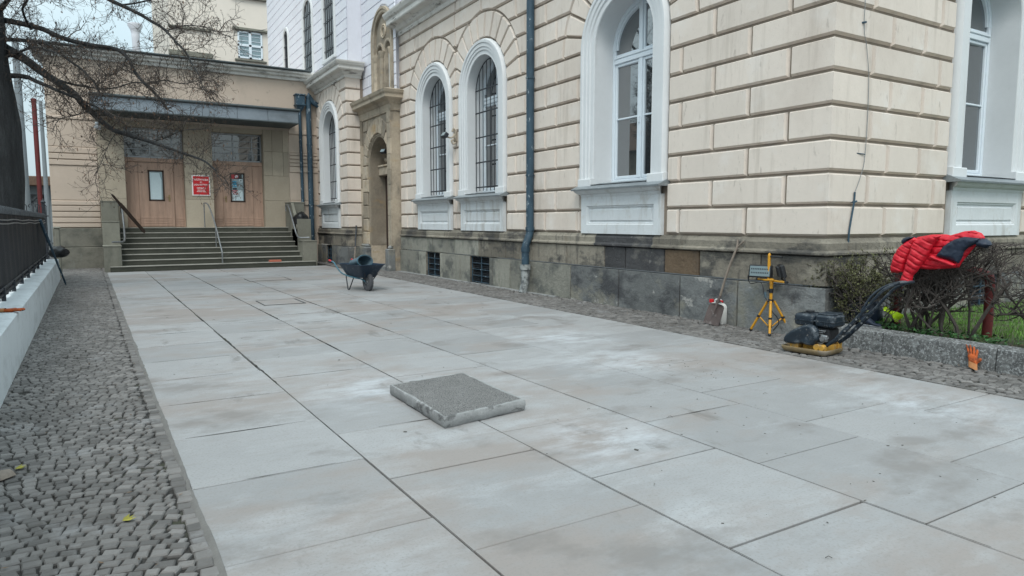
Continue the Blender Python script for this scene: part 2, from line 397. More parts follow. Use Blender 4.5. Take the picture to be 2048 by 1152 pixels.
def glass(name, base, ior, rough=.02):
    m = bpy.data.materials.new(name); m.use_nodes = True; nt = m.node_tree; b = nt.nodes['Principled BSDF']
    b.inputs['Roughness'].default_value = rough; b.inputs['IOR'].default_value = ior
    g = nt.nodes.new('ShaderNodeNewGeometry'); t = nt.nodes.new('ShaderNodeTexNoise'); t.inputs['Scale'].default_value = .8
    nt.links.new(g.outputs['Position'], t.inputs['Vector'])
    mx = nt.nodes.new('ShaderNodeMix'); mx.data_type = 'RGBA'; mx.inputs[6].default_value = (*[c*.7 for c in base], 1); mx.inputs[7].default_value = (*[c*1.3 for c in base], 1)
    nt.links.new(t.outputs['Fac'], mx.inputs[0]); nt.links.new(mx.outputs[2], b.inputs['Base Color'])
    bp = nt.nodes.new('ShaderNodeBump'); bp.inputs['Strength'].default_value = .04; bp.inputs['Distance'].default_value = .05
    nt.links.new(t.outputs['Fac'], bp.inputs['Height']); nt.links.new(bp.outputs[0], b.inputs['Normal'])
    return m
M['glass'] = glass('window_glass', (.026, .033, .038), 3.4)
M['glassu'] = glass('upper_window_glass', (.03, .035, .04), 2.1)
M['glassb'] = glass('pale_door_glass', (.22, .30, .33), 1.7)
M['lens'] = glass('lamp_lens_glass', (.20, .26, .28), 1.6, .15)

def slab_material():
    """cast concrete slabs: cloudy, brushed along x, dusted white in a few places"""
    m = mk("concrete_paving_slab", (.268, .270, .274), .75, .08, .7, rnd=.10, bump=.16, bscale=70, dist=.006, world=True,
           stains=[((.245, .218, .203), (.45, .7, 1), .47, .60, .85), ((.37, .385, .40), (1.0, 2.2, 1), .54, .70, .55), ((.16, .148, .14), (1.1, 1.5, 1), .56, .67, .6), ((.13, .12, .112), (2.6, 1.1, 1), .62, .70, .6),
                   ((.215, .20, .19), (4, 16, 1), .54, .72, .35), ((.20, .19, .18), (60, 60, 1), .52, .62, .45), ((.15, .145, .14), (16, 16, 1), .70, .75, .5)])
    nt = m.node_tree; N = nt.nodes; L = nt.links; bs = N['Principled BSDF']
    src = bs.inputs['Base Color'].links[0].from_socket
    geo = N.new('ShaderNodeNewGeometry')
    tot = None
    for (cx, cy, r) in ((3.05, 3.75, .75), (4.9, 5.9, .9), (2.2, 6.0, .9), (5.2, 7.4, 1.0), (6.0, 3.0, .8)):
        d = N.new('ShaderNodeVectorMath'); d.operation = 'DISTANCE'; L.new(geo.outputs['Position'], d.inputs[0]); d.inputs[1].default_value = (cx, cy, 0)
        mr = N.new('ShaderNodeMapRange'); mr.inputs[1].default_value = r; mr.inputs[2].default_value = r*.15; L.new(d.outputs['Value'], mr.inputs[0])
        if tot is None: tot = mr.outputs[0]
        else:
            a = N.new('ShaderNodeMath'); a.operation = 'MAXIMUM'; L.new(tot, a.inputs[0]); L.new(mr.outputs[0], a.inputs[1]); tot = a.outputs[0]
    mp = N.new('ShaderNodeMapping'); mp.inputs['Scale'].default_value = (2.2, 4.5, 1); L.new(geo.outputs['Position'], mp.inputs['Vector'])
    t = N.new('ShaderNodeTexNoise'); t.inputs['Detail'].default_value = 9; t.inputs['Roughness'].default_value = .72; t.inputs['Scale'].default_value = 1
    L.new(mp.outputs[0], t.inputs['Vector'])
    mr = N.new('ShaderNodeMapRange'); mr.inputs[1].default_value = .42; mr.inputs[2].default_value = .72; L.new(t.outputs['Fac'], mr.inputs[0])
    mu = N.new('ShaderNodeMath'); mu.operation = 'MULTIPLY'; L.new(tot, mu.inputs[0]); L.new(mr.outputs[0], mu.inputs[1])
    mx = N.new('ShaderNodeMix'); mx.data_type = 'RGBA'; L.new(mu.outputs[0], mx.inputs[0]); L.new(src, mx.inputs[6]); mx.inputs[7].default_value = (.47, .495, .53, 1)
    L.new(mx.outputs[2], bs.inputs['Base Color'])
    return m
M['slab'] = slab_material()
# ================================================================== ground
DR = -.0165                                   # the paved yard is turned a little against the facade
def yard(x, y): return (x+DR*(y-3), y)

mb = MB()
mb.add([(-120, -60, -.07), (160, -60, -.07), (160, 220, -.07), (-120, 220, -.07)], [(0, 1, 2, 3)])
structure(mb.build('ground', M['asphalt'], recalc=False))
mb = MB()
mb.add([(-1.4, -6, -.020), (8.3, -6, -.020), (8.3, 27.4, -.020), (-1.7, 27.4, -.020)], [(0, 1, 2, 3)])
structure(mb.build('joint_sand', M['sandjoint'], recalc=False))

# --- big concrete slabs, row by row
mb = MB()
LN = [.385, 1.425, 2.475, 3.545, 4.630, 5.735, 6.83]
OFF = [(3.20, 1.043), (2.754, 1.046), (3.19, 1.06), (2.85, 1.055), (3.28, 1.07), (2.967, 1.085)]
for k in range(6):
    o, st = OFF[k]
    js = [o+st*i+R.uniform(-.012, .012) for i in range(-8, 22)]
    js = [j for j in js if j < 24.05]+[24.34]
    for a, b in zip(js[:-1], js[1:]):
        g = [R.choice((.003, .0035, .004, .005, .007)) for _ in range(4)]
        if a > 7 and k < 3: g[1] = R.choice((.008, .012, .018))
        if k < 3 and R.random() < .6: g[2] = R.choice((.007, .010, .014))
        x1 = LN[k+1]
        e0 = 6.83-DR*(a-3)*.9 if k == 5 else x1; e1 = 6.83-DR*(b-3)*.9 if k == 5 else x1
        P = [yard(LN[k]+g[0], a+g[2]), yard(e0-g[1], a+g[2]), yard(e1-g[1], b-g[3]), yard(LN[k]+g[0], b-g[3])]
        z = R.uniform(-.002, .002); tx = R.uniform(-.002, .002); ty = R.uniform(-.002, .002)
        Q = inset(P, .004); cx = (P[0][0]+P[2][0])/2; cy = (a+b)/2
        hz = lambda x, y: z+tx*(x-cx)+ty*(y-cy)
        vs = [(x, y, -.03) for x, y in P]+[(x, y, hz(x, y)-.004) for x, y in P]+[(x, y, hz(x, y)) for x, y in Q]
        fs = [(8, 9, 10, 11)]
        for i in range(4):
            j = (i+1) % 4; fs += [(i, j, 4+j, 4+i), (4+i, 4+j, 8+j, 8+i)]
        mb.add(vs, fs)
structure(mb.build('slab_paving', M['slab'], recalc=False))

# --- mosaic setts in segmental arcs
def setts(name, xa, xb, y0, y1, sag, pitch, edge, turned):
    mb = MB()
    def stone(c, ang, l, w, h):
        ca, sa = math.cos(ang), math.sin(ang)
        P = []
        for (u, v) in ((-l/2, -w/2), (l/2, -w/2), (l/2, w/2), (-l/2, w/2)):
            u += R.uniform(-.008, .008); v += R.uniform(-.006, .006)
            P.append((c[0]+u*ca-v*sa, c[1]+u*sa+v*ca))
        Q = inset(P, .006)
        tz = [h+R.uniform(-.0012, .0012) for _ in range(4)]
        vs = [(x, y, -.028) for x, y in P]+[(x, y, t-.007) for (x, y), t in zip(P, tz)]+[(x, y, t) for (x, y), t in zip(Q, tz)]
        fs = [(8, 9, 10, 11)]
        for i in range(4):
            j = (i+1) % 4; fs += [(i, j, 4+j, 4+i), (4+i, 4+j, 8+j, 8+i)]
        mb.add(vs, fs)
    y = y0
    if edge is not None:                       # a course of setts laid along the slab edge
        while y < y1:
            l = R.uniform(.07, .10); x = edge(y)
            px = yard(x, y) if turned else (x, y)
            stone((px[0]+R.uniform(-.009, .009), px[1]+l/2), PI/2+R.gauss(0, .06), l-.008, R.uniform(.07, .088), R.uniform(-.009, .0)); y += l
    y = y0-1.0
    while y < y1+.5:
        x = xa(y); W = xb(y)-x; u = R.uniform(-.05, .0)
        while u < W-.02:
            l = R.uniform(.060, .092)
            if u+l > W+.02: l = W-u
            if l < .035: break
            uc = u+l/2; v = uc/W
            yy = y+sag*4*v*(1-v)+R.uniform(-.004, .004)+.05*noise.noise((uc*2, y*1.3, 3))
            sl = sag*4*(1-2*v)/W
            if y0 < yy < y1:
                px = yard(x+uc, yy) if turned else (x+uc, yy)
                if R.random() > .012: stone(px, math.atan(sl)*(.9)+R.gauss(0, .07), l-.008, pitch-.008, R.uniform(-.006, .001))
            u += l
        y += pitch
    return structure(mb.build(name, M['cobble'], recalc=False))
setts('cobblestone_path', lambda y: -.90, lambda y: .285, -2.5, 27.0, .16, .066, lambda y: .334, True)
setts('cobblestone_pavement', lambda y: 6.99, lambda y: (8.10 if y > 5.4 else 7.93), -2.5, 20.5, .42, .068, lambda y: 6.93, False)
setts('cobblestone_apron', lambda y: 6.99, lambda y: 7.85, 20.5, 27.0, .1, .078, None, False)

mb = MB()                                       # grey sand smeared along the edge of the slabs
rows = []
y = -2.5
while y < 24.3:
    a = yard(.372, y)[0]; k = .5+.5*noise.noise((y*1.3, 2, 0)); e = max(.002, .004+.035*max(0, k-.35)+.010*noise.noise((y*9, 5, 0)))
    rows.append([(a-.022, y, -.016), (a-.004, y, -.006), (a+.014, y, .0040), (a+.012+e, y, .0035)]); y += .05
mb.sweep(rows); structure(mb.build('edge_sand', mk('grey_edge_sand', (.15, .145, .138), .95, .2, 6, bump=.5, bscale=90, world=True), smooth=60, recalc=False), 'stuff')

mb = MB()                                       # mossy soil swelling out of the long joints
for (k, ya, yb, amp) in ((1, 6.5, 22, .017), (2, 7.5, 22, .016), (3, 9, 20, .012), (4, 8.5, 15, .010), (1, 2.0, 6.5, .003), (2, 2.0, 7.5, .0025), (3, 1.5, 9, .0025)):
    rows = []; y = ya
    while y < yb:
        x = yard(LN[k], y)[0]; q = noise.noise((y*.9, k*7, 0))+.6*noise.noise((y*5, k*7, 3)); e = max(.0005, amp*(q+.12)); f = max(.0005, amp*(q+.7*noise.noise((y*7, k*3, 8))+.05))
        rows.append([(x-e, y, .0022), (x-e*.4, y, .0034), (x+f*.4, y, .0034), (x+f, y, .0022)]); y += .03
    mb.sweep(rows)
for i in range(26):                            # and out of a few cross joints
    k = R.choice((0, 0, 0, 1, 1, 2, 3, 4)); o, st = OFF[k]; j = o+st*R.randrange(0, 13); x0 = LN[k]+.05+R.random()*.3; x1 = LN[k+1]-.05-R.random()*.3; rows = []; n = 24
    for t in range(n+1):
        x = lerp(x0, x1, t/n); q = max(.0004, .009*(noise.noise((x*4, j, 4))+.25)*min(1, 4*min(t/n, 1-t/n)))
        px = yard(x, j); rows.append([(px[0], j-q, .0022), (px[0], j, .0034), (px[0], j+q*.8, .0022)])
    mb.sweep(rows)
structure(mb.build('joint_moss', M['sandjoint'], smooth=60, recalc=False), 'stuff')

# ================================================================== corner building
BLD = thing('corner_building', (8.2, 5.62, 0), 'cream rusticated corner building with grey stone base, arched white framed windows and sandstone portal', 'building')
ROW0, ROWH, SPR = 1.345, .4335, 4.813
HALF, OPEN, RING = 1.18, .80, 1.82
SILLZ = 2.20
T_main = lambda u, v, w: (8.2-w, u, v)
T_side = lambda u, v, w: (u, 5.62-w, v)
T_wing = lambda u, v, w: (7.4-w, u, v)
T_ret = lambda u, v, w: (u, 23.43-w, v)
T_por = lambda u, v, w: (7.88-w, u, v)

def half_at(c, z):
    if z <= SPR+1e-6: return HALF+.02
    d = z-SPR
    return math.sqrt(RING*RING-d*d) if d < RING else 0

def rustic(mb, T, u0, u1, rows, joints, holes, corner=None, gap=.017, ch=.026, w1=.052, rowh=ROWH, row0=ROW0, halff=half_at, flip=False):
    for k in rows:
        z0 = row0+rowh*k; z1 = z0+rowh
        cuts = sorted([u0, u1]+[j for j in joints(k) if u0+.12 < j < u1-.12])
        for a, b in zip(cuts[:-1], cuts[1:]):
            pieces = [(lambda z, a=a: a, lambda z, b=b: b)]
            for c in holes:
                mx = max(halff(c, lerp(z0, z1, i/8)+(1e-5 if i == 0 else 0)) for i in range(9))
                new = []
                for lo, hi in pieces:
                    if hi(z0) <= c-mx or lo(z0) >= c+mx or mx == 0: new.append((lo, hi)); continue
                    new.append((lo, lambda z, c=c, hi=hi: min(hi(z), c-halff(c, z))))
                    new.append((lambda z, c=c, lo=lo: max(lo(z), c+halff(c, z)), hi))
                pieces = new
            for lo, hi in pieces:
                zs = [lerp(z0+1e-4, z1-1e-4, i/8) for i in range(9)]
                good = [z for z in zs if hi(z)-lo(z) > .03]
                if len(good) < 2: continue
                Lc = [(lo(z), z) for z in good]; Rc = [(hi(z), z) for z in good]
                if max(abs(p[0]-Lc[0][0]) for p in Lc) < 1e-6: Lc = [Lc[0], Lc[-1]]
                if max(abs(p[0]-Rc[0][0]) for p in Rc) < 1e-6: Rc = [Rc[0], Rc[-1]]
                P = Rc+Lc[::-1]                # counter-clockwise
                n = len(P)
                on = [corner is not None and abs(P[i][0]-corner) < 1e-4 and abs(P[(i+1) % n][0]-corner) < 1e-4 for i in range(n)]
                P0 = inset(P, [0 if e else gap for e in on]); P1 = inset(P0, [-w1 if e else ch for e in on])
                if area(P1) < .004: continue
                vs = [T(u, v, 0) for u, v in P0]+[T(u, v, w1) for u, v in P1]
                mb.add(vs, [tuple(range(n, 2*n))]+[(i, (i+1) % n, n+(i+1) % n, n+i) for i in range(n)])

def wall_sheet(mb, T, u0, u1, z0, z1, holes, m=0, w=0, op=OPEN, spr=SPR, zb=SILLZ):
    zs = {z0, z1}
    for c in holes:
        for z in [zb]+[spr+op*math.sin(PI/2*i/10) for i in range(11)]:
            if z0 < z < z1: zs.add(z)
    zs = sorted(zs)
    def hw(z):
        return op if z <= spr else math.sqrt(max(0, op*op-(z-spr)**2))
    for a, b in zip(zs[:-1], zs[1:]):
        mid = (a+b)/2; open_ = holes and zb < mid < spr+op
        xs = [(u0, u0)]
        if open_:
            for c in sorted(holes): xs += [(c-hw(a), c-hw(b)), (c+hw(a), c+hw(b))]
        xs.append((u1, u1))
        for i in range(0, len(xs), 2):
            mb.add([T(xs[i][0], a, w), T(xs[i+1][0], a, w), T(xs[i+1][1], b, w), T(xs[i][1], b, w)], [(0, 1, 2, 3)], m)

def voussoirs(mb, T, c, spr=SPR, r0=1.2, r1=RING, n=13, clips=(), gap=.021, ch=.018, w1=.056, m=0, a0=0, a1=PI):
    for i in range(n):
        t0 = lerp(a0, a1, i/n); t1 = lerp(a0, a1, (i+1)/n)
        P = [(c+r0*math.cos(t0), spr+r0*math.sin(t0)), (c+r1*math.cos(t0), spr+r1*math.sin(t0)),
             (c+r1*math.cos((t0+t1)/2), spr+r1*math.sin((t0+t1)/2)),
             (c+r1*math.cos(t1), spr+r1*math.sin(t1)), (c+r0*math.cos(t1), spr+r0*math.sin(t1))]
        for f in clips: P = clip(P, f)
        if len(P) < 3 or area(P) < .01: continue
        P0 = inset(P, gap); P1 = inset(P0, ch)
        if area(P1) < .004: continue
        k = len(P)
        mb.add([T(u, v, 0) for u, v in P0]+[T(u, v, w1) for u, v in P1], [tuple(range(k, 2*k))]+[(i, (i+1) % k, k+(i+1) % k, k+i) for i in range(k)], m)

# ---- rusticated wall
W_BIG, W2, W1, W_SIDE, W_WING = 9.78, 15.08, 17.94, 12.25, 25.5
mb = MB()
def j_main(k):
    if k % 2: return [7.593, 6.251, 11.847, 12.9, 13.45, 16.5, 19.55]
    return [8.281, 6.919, 11.091, 12.239, 13.05, 16.55, 19.2, 19.95]
main_holes = [W_BIG, W2, W1]
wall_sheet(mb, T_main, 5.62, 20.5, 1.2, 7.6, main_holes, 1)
rustic(mb, T_main, 5.62, 20.5, range(0, 14), j_main, main_holes, corner=5.62)
mid = (W1+W2)/2
voussoirs(mb, T_main, W_BIG)
voussoirs(mb, T_main, W2, clips=[lambda p: mid-p[0]])
voussoirs(mb, T_main, W1, clips=[lambda p: p[0]-mid])
def j_side(k): return [8.997, 10.657, 14.0, 15.6] if k % 2 else [9.438, 10.239, 14.6, 16.2]
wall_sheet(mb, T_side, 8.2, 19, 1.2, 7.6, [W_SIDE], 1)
rustic(mb, T_side, 8.2, 19, range(0, 14), j_side, [W_SIDE], corner=8.2)
voussoirs(mb, T_side, W_SIDE)
# wing
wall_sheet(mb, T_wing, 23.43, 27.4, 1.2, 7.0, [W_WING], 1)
rustic(mb, T_wing, 23.43, 27.3, range(0, 12), lambda k: [24.0, 26.95] if k % 2 else [], [W_WING], corner=23.43)
voussoirs(mb, T_wing, W_WING, clips=[lambda p: p[0]-23.75])
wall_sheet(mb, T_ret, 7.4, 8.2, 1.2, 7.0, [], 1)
rustic(mb, T_ret, 7.4, 7.90, range(0, 12), lambda k: [], [], corner=7.4)
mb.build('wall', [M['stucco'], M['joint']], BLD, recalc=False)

# ---- plinth: big stone blocks in two courses and a moulding
def plinth_run(mb, T, u0, u1, js0, js1, vents=(), corner=None):
    def pick(m, u):                            # the stones differ: soot-black, brown and pale ones
        if T is not T_main: return m
        if m: return 2 if 8.54 < u < 10.15 else 3 if 7.75 < u < 8.54 else 4 if u > 13.8 and R.random() < .45 else m
        return 4 if u > 11.3 else m
    def blocks(z0, z1, js, w1, cut, m=0):
        cs = sorted([u0, u1]+[j for j in js if u0 < j < u1])
        for a, b in zip(cs[:-1], cs[1:]):
            segs = [(a, b)]
            for (p, q) in cut:
                ns = []
                for s, e in segs:
                    if e <= p or s >= q: ns.append((s, e)); continue
                    if s < p-.02: ns.append((s, p))
                    if e > q+.02: ns.append((q, e))
                segs = ns
            for s, e in segs:
                P = [(s, z0), (e, z0), (e, z1), (s, z1)]
                if P[0][0] > P[1][0]: P = P[::-1]
                on = [False, corner is not None and abs(e-corner) < 1e-4, False, corner is not None and abs(s-corner) < 1e-4]
                P0 = inset(P, [.003 if not q else 0 for q in on]); ww = w1+R.uniform(-.006, .006) if not any(on) else w1
                P1 = inset(P0, [.012 if not q else -ww for q in on]); n = 4
                mb.add([T(u, v, 0) for u, v in P0]+[T(u, v, ww) for u, v in P1], [tuple(range(n, 2*n))]+[(i, (i+1) % n, n+(i+1) % n, n+i) for i in range(n)], pick(m, (s+e)/2))
    blocks(-.05, .685, js0, .115, vents)
    blocks(.69, 1.10, js1, .085, (), 1)
    e0 = e1 = 0
    prof = [(0, 1.10), (.10, 1.10), (.125, 1.115), (.125, 1.14), (.10, 1.155), (.085, 1.17), (.085, 1.265), (.065, 1.29), (.05, 1.318), (0, 1.336)]
    rows = []
    cs = sorted([u0, u1]+[j+.3 for j in js1 if u0 < j+.3 < u1])
    for a, b in zip(cs[:-1], cs[1:]):
        rows = []
        for u in (a+.002, b-.002):
            row = []
            for (w, z) in prof:
                uu = u
                if corner is not None and abs(u-corner) < .01: uu = corner+(-w if corner == u0 else w)
                row.append(T(uu, z, w))
            rows.append(row)
        mb.sweep(rows, 2 if T is T_main and 8.6 < (a+b)/2 < 10.5 else 1)
mb = MB()
V1, V2 = (17.47, 18.42), (14.60, 15.62)
plinth_run(mb, T_main, 5.62, 20.45, [6.95, 8.14, 9.69, 11.19, 13.6, 14.45, 16.2, 17.3, 19.0], [6.57, 7.755, 8.54, 9.54, 10.14, 11.37, 13.0, 13.85, 15.2, 16.6, 18.0, 19.6], [V1, V2], corner=5.62)
plinth_run(mb, T_side, 8.2, 19, [9.5, 11.0, 13.3, 15], [9.0, 10.3, 12, 14, 16], [(11.75, 12.75)], corner=8.2)
mb.build('plinth', [M['plinth'], M['plinth2'], M['plinthk'], M['plinthb'], M['plinthp']], BLD, recalc=False); mb = MB()
plinth_run(mb, T_wing, 23.43, 27.3, [24.5, 26.6], [24.9, 26.0], [(25.25, 26.0)], corner=23.43)
plinth_run(mb, T_ret, 7.4, 7.82, [], [], corner=7.4)
# recess behind the basement openings
mb.build('plinth', [M['plinth'], M['plinth2'], M['plinthk'], M['plinthb'], M['plinthp']], BLD, recalc=False)
for (T, (p, q)) in ((T_main, V1), (T_main, V2), (T_side, (11.75, 12.75)), (T_wing, (25.25, 26.0))):
    mb = MB()
    for uu in (p, q): mb.add([T(uu, -.02, .11), T(uu, .685, .11), T(uu, .685, -.12), T(uu, -.02, -.12)], [(0, 1, 2, 3)])
    mb.add([T(p, .688, .1), T(q, .688, .1), T(q, .688, -.12), T(p, .688, -.12)], [(0, 1, 2, 3)])
    mb.build('vent_recess', M['plinth2'], BLD, recalc=False)
mb = MB()
for (T, a, b) in ((T_main, 5.4, 20.5),):     # thin concrete strip at the foot of the wall
    mb.prism([(11.6, -.04), (20.4, -.04), (20.4, .006), (11.6, .006)], T, .10, .24, .003)
mb.build('footing_strip', M['conc'], BLD)

def vent(T, p, q, dark=True):
    mb = MB()
    mb.add([T(p, 0, -.11), T(q, 0, -.11), T(q, .69, -.11), T(p, .69, -.11)], [(0, 1, 2, 3)], 1)
    n = 15
    for i in range(n):
        z = .03+(.62)*i/(n-1)
        a, b = T(p+.03, z, .03), T(q-.03, z+.012, .0)
        mb.add([T(p+.03, z, .035), T(q-.03, z, .035), T(q-.03, z+.028, -.01), T(p+.03, z+.028, -.01)], [(0, 1, 2, 3)], 0)
    for i in range(5):
        z = .02+.64*i/4; mb.prism([(p, z), (q, z), (q, z+.018), (p, z+.018)], T, .04, .055, .002, 2)
    for u in (p, (p+q)/2-.01, q-.025): mb.prism([(u, .0), (u+.02, .0), (u+.02, .685), (u, .685)], T, .036, .06, .002, 2)
    return mb.build('basement_vent', [M['iron'], M['black'], M['pipe']], BLD, recalc=False)
vent(T_main, *V1); vent(T_main, *V2); vent(T_side, 11.75, 12.75); vent(T_wing, 25.25, 26.0)

# ---- window: frame > pane, surround, sill, sill_panel, grille
def window(T, c, grille=False, parent=BLD):
    D = -.43; spr = SPR; r = OPEN
    mb = MB()
    def bar(u0, u1, v0, v1, w0, w1, ch=.008): mb.prism([(u0, v0), (u1, v0), (u1, v1), (u0, v1)], T, w0, w1, ch)
    zb = SILLZ+.10
    def ring(ro, ri, w0, w1, a0=0, a1=PI, z=spr):
        n = 20; A = arcpts(c, z, ro, a0, a1, n); B = arcpts(c, z, ri, a0, a1, n)
        for i in range(n):
            mb.add([T(*A[i], w0), T(*A[i], w1), T(*B[i], w1), T(*B[i], w0), T(*A[i+1], w0), T(*A[i+1], w1), T(*B[i+1], w1), T(*B[i+1], w0)],
                   [(1, 5, 6, 2), (2, 6, 7, 3), (0, 4, 5, 1)])
    # outer frame
    bar(c-r, c-r+.07, zb, spr, D-.05, D+.03); bar(c+r-.07, c+r, zb, spr, D-.05, D+.03); ring(r, r-.07, D-.05, D+.03)
    bar(c-r+.07, c+r-.07, zb, zb+.07, D-.05, D+.03)
    tz = 4.55
    bar(c-r+.07, c+r-.07, tz, tz+.09, D-.05, D+.045); bar(c-r+.07, c+r-.07, tz+.09, tz+.13, D-.05, D+.06)
    bar(c-.045, c+.045, zb+.07, tz, D-.05, D+.035); bar(c-.04, c+.04, tz+.13, spr+r-.07, D-.05, D+.035)
    # sashes
    for (a, b) in ((c-r+.075, c-.048), (c+.048, c+r-.075)):
        for (p, q) in ((a, a+.045), (b-.045, b)): bar(p, q, zb+.075, tz-.004, D-.055, D+.015)
        bar(a+.045, b-.045, zb+.075, zb+.13, D-.055, D+.015); bar(a+.045, b-.045, tz-.055, tz-.004, D-.055, D+.015)
        bar(a+.045, b-.045, 3.50, 3.528, D-.05, D+.008, .004)
        s = 1 if a > c else -1
        bar(a, b, tz+.133, tz+.178, D-.055, D+.012)
        ring(r-.075, r-.12, D-.055, D+.012, 0 if s > 0 else PI/2, PI/2 if s > 0 else PI)
        bar(c+s*.065-.022, c+s*.065+.022, tz+.178, spr+r-.12, D-.055, D+.012)
    for u in (c-.012,): bar(u, u+.024, 3.38, 3.50, D+.035, D+.06, .004)
    win = mb.build('window', M['wfr'], parent, smooth=30)
    for (u0, u1, a0, a1) in ((c-r+.02, c, PI/2, PI), (c, c+r-.02, 0, PI/2)):   # two panes, each tilted to mirror less of the reveal
        mb = MB(); A = [(u0, zb), (u1, zb)]+([(u1, spr)] if a1 == PI/2 else [])+arcpts(c, spr, r-.02, a0, a1, 10)+([(c, spr)] if a1 == PI/2 else [])
        tw_ = lambda u: D-.014-.062*((u-u0)/(u1-u0) if T is not T_side else (u1-u)/(u1-u0)) if T is T_side else D-.014-.062*((u1-u)/(u1-u0))
        mb.add([T(u, v, tw_(u)) for u, v in A], [tuple(range(len(A)))])
        mb.build('pane', M['glass'], win, recalc=False)
    # moulded surround
    prof = [(0, -.50), (0, .035), (.012, .05), (.10, .05), (.115, .075), (.175, .075), (.19, .095), (.27, .095), (.285, .115), (.345, .115), (.36, .09), (.38, .04), (.38, 0)]
    rows = []
    zl = SILLZ+.03
    for (u, v, du, dv) in [(c-r, zl, -1, 0), (c-r, spr, -1, 0)]+[(c+r*math.cos(t), spr+r*math.sin(t), math.cos(t), math.sin(t)) for t in [PI-PI*i/28 for i in range(1, 28)]]+[(c+r, spr, 1, 0), (c+r, zl, 1, 0)]:
        rows.append([T(u+du*o, v+dv*o, w) for o, w in prof])
    mb = MB(); mb.sweep(rows)
    for s in (-1, 1):
        a, b = sorted((c+s*(r-.008), c+s*(r+.40)))
        mb.prism([(a, SILLZ+.01), (b, SILLZ+.01), (b, SILLZ+.18), (a, SILLZ+.18)], T, -.48, .125, .012)
    mb.build('surround', M['white'], win, smooth=28)
    mb = MB()                                   # sloping sill sheet
    h = HALF+.06
    rows = []
    for u in (c-h, c+h): rows.append([T(u, SILLZ-.045, .0), T(u, SILLZ-.045, .255), T(u, SILLZ-.02, .26), T(u, SILLZ+.055, .09), T(u, SILLZ+.10, -.1)])
    mb.sweep(rows)
    mb.add([T(c-r, SILLZ+.062, .12), T(c+r, SILLZ+.062, .12), T(c+r, SILLZ+.135, -.46), T(c-r, SILLZ+.135, -.46)], [(0, 1, 2, 3)])
    for u in (c-h, c+h): mb.add([T(u, SILLZ-.045, .0), T(u, SILLZ-.045, .255), T(u, SILLZ-.02, .26), T(u, SILLZ+.055, .09), T(u, SILLZ+.10, 0)], [(0, 1, 2, 3, 4)])
    mb.build('sill', M['zinc'], win, recalc=False)
    mb = MB()                                   # panel below the sill
    prof = [(0, 2.03), (.09, 2.03), (.10, 2.06), (.10, 2.075), (.16, 2.10), (.19, 2.125), (.21, 2.155), (0, 2.155)]
    for (w, z) in ():
        pass
    rows = []
    for s in (-1, 1): rows.append([T(c+s*(HALF-.14+w*.85), z, w) for w, z in prof])
    mb.sweep(rows)
    for s in (-1, 1): mb.add([T(c+s*(HALF-.14+w*.85), z, w) for w, z in prof]+[], [tuple(range(len(prof)))])
    hp = HALF-.06
    P = [(c-hp, 1.33), (c+hp, 1.33), (c+hp, 2.03), (c-hp, 2.03)]
    rows = []
    for (d, w) in ((0, 0), (0, .085), (.17, .085), (.185, .065), (.20, .065), (.215, .04), (.24, .04), (.255, .06)):
        rows.append([T(u, v, w) for u, v in inset(P, d)])
    rows = [list(q) for q in zip(*rows)]
    mb.sweep(rows, closed=True)
    q = inset(P, .255); mb.add([T(u, v, .06) for u, v in q], [(0, 1, 2, 3)])
    mb.build('sill_panel', M['panel'], win, recalc=False)
    if grille:
        mb = MB(); w = -.20; n = 8; rr = r-.035
        for i in range(n+1):
            u = c-rr+2*rr*i/n; zt = spr+math.sqrt(max(0, rr*rr-(u-c)**2))
            mb.tube([T(u, SILLZ+.14, w), T(u, zt, w)], .011, 6)
        for z in (2.42, 3.05, 3.68, 4.30, 4.86):
            hw = rr if z < spr else math.sqrt(rr*rr-(z-spr)**2)
            mb.prism([(c-hw, z), (c+hw, z), (c+hw, z+.035), (c-hw, z+.035)], T, w+.011, w+.019, .002)
        mb.tube([T(u, v, w) for u, v in arcpts(c, spr, rr, 0, PI, 18)], .012, 6)
        mb.build('grille', M['iron'], win, smooth=40)
    return win
window(T_main, W_BIG); window(T_main, W2, True); window(T_main, W1, True); window(T_side, W_SIDE); window(T_wing, W_WING, True)

# ---- string cornices
def cornice(mb, T, u0, u1, z, prof, e0=False, e1=False):
    rows = []
    for u, e, s in ((u0, e0, -1), (u1, e1, 1)):
        rows.append([T(u+(s*w if e else 0), z+v, w) for w, v in prof])
    mb.sweep(rows)
    for r_ in rows: mb.add(r_, [tuple(range(len(r_)))])
CP = [(0, 0), (.10, 0), (.12, .05), (.12, .10), (.19, .14), (.24, .22), (.26, .24), (.42, .27), (.44, .30), (.44, .42), (.50, .46), (.55, .55), (.56, .60), (.30, .66), (0, .70)]
mb = MB()
cornice(mb, T_main, 5.62, 20.5, 7.25, CP, e0=True)
cornice(mb, T_side, 8.2, 19, 7.25, CP, e0=True)
CQ = [(w*.9, v*.8) for w, v in CP]
cornice(mb, T_wing, 23.43, 27.4, 6.47, CQ, e0=True)
cornice(mb, T_ret, 7.4, 7.9, 6.47, CQ, e0=True)
mb.build('cornice', M['cornw'], BLD, recalc=False)

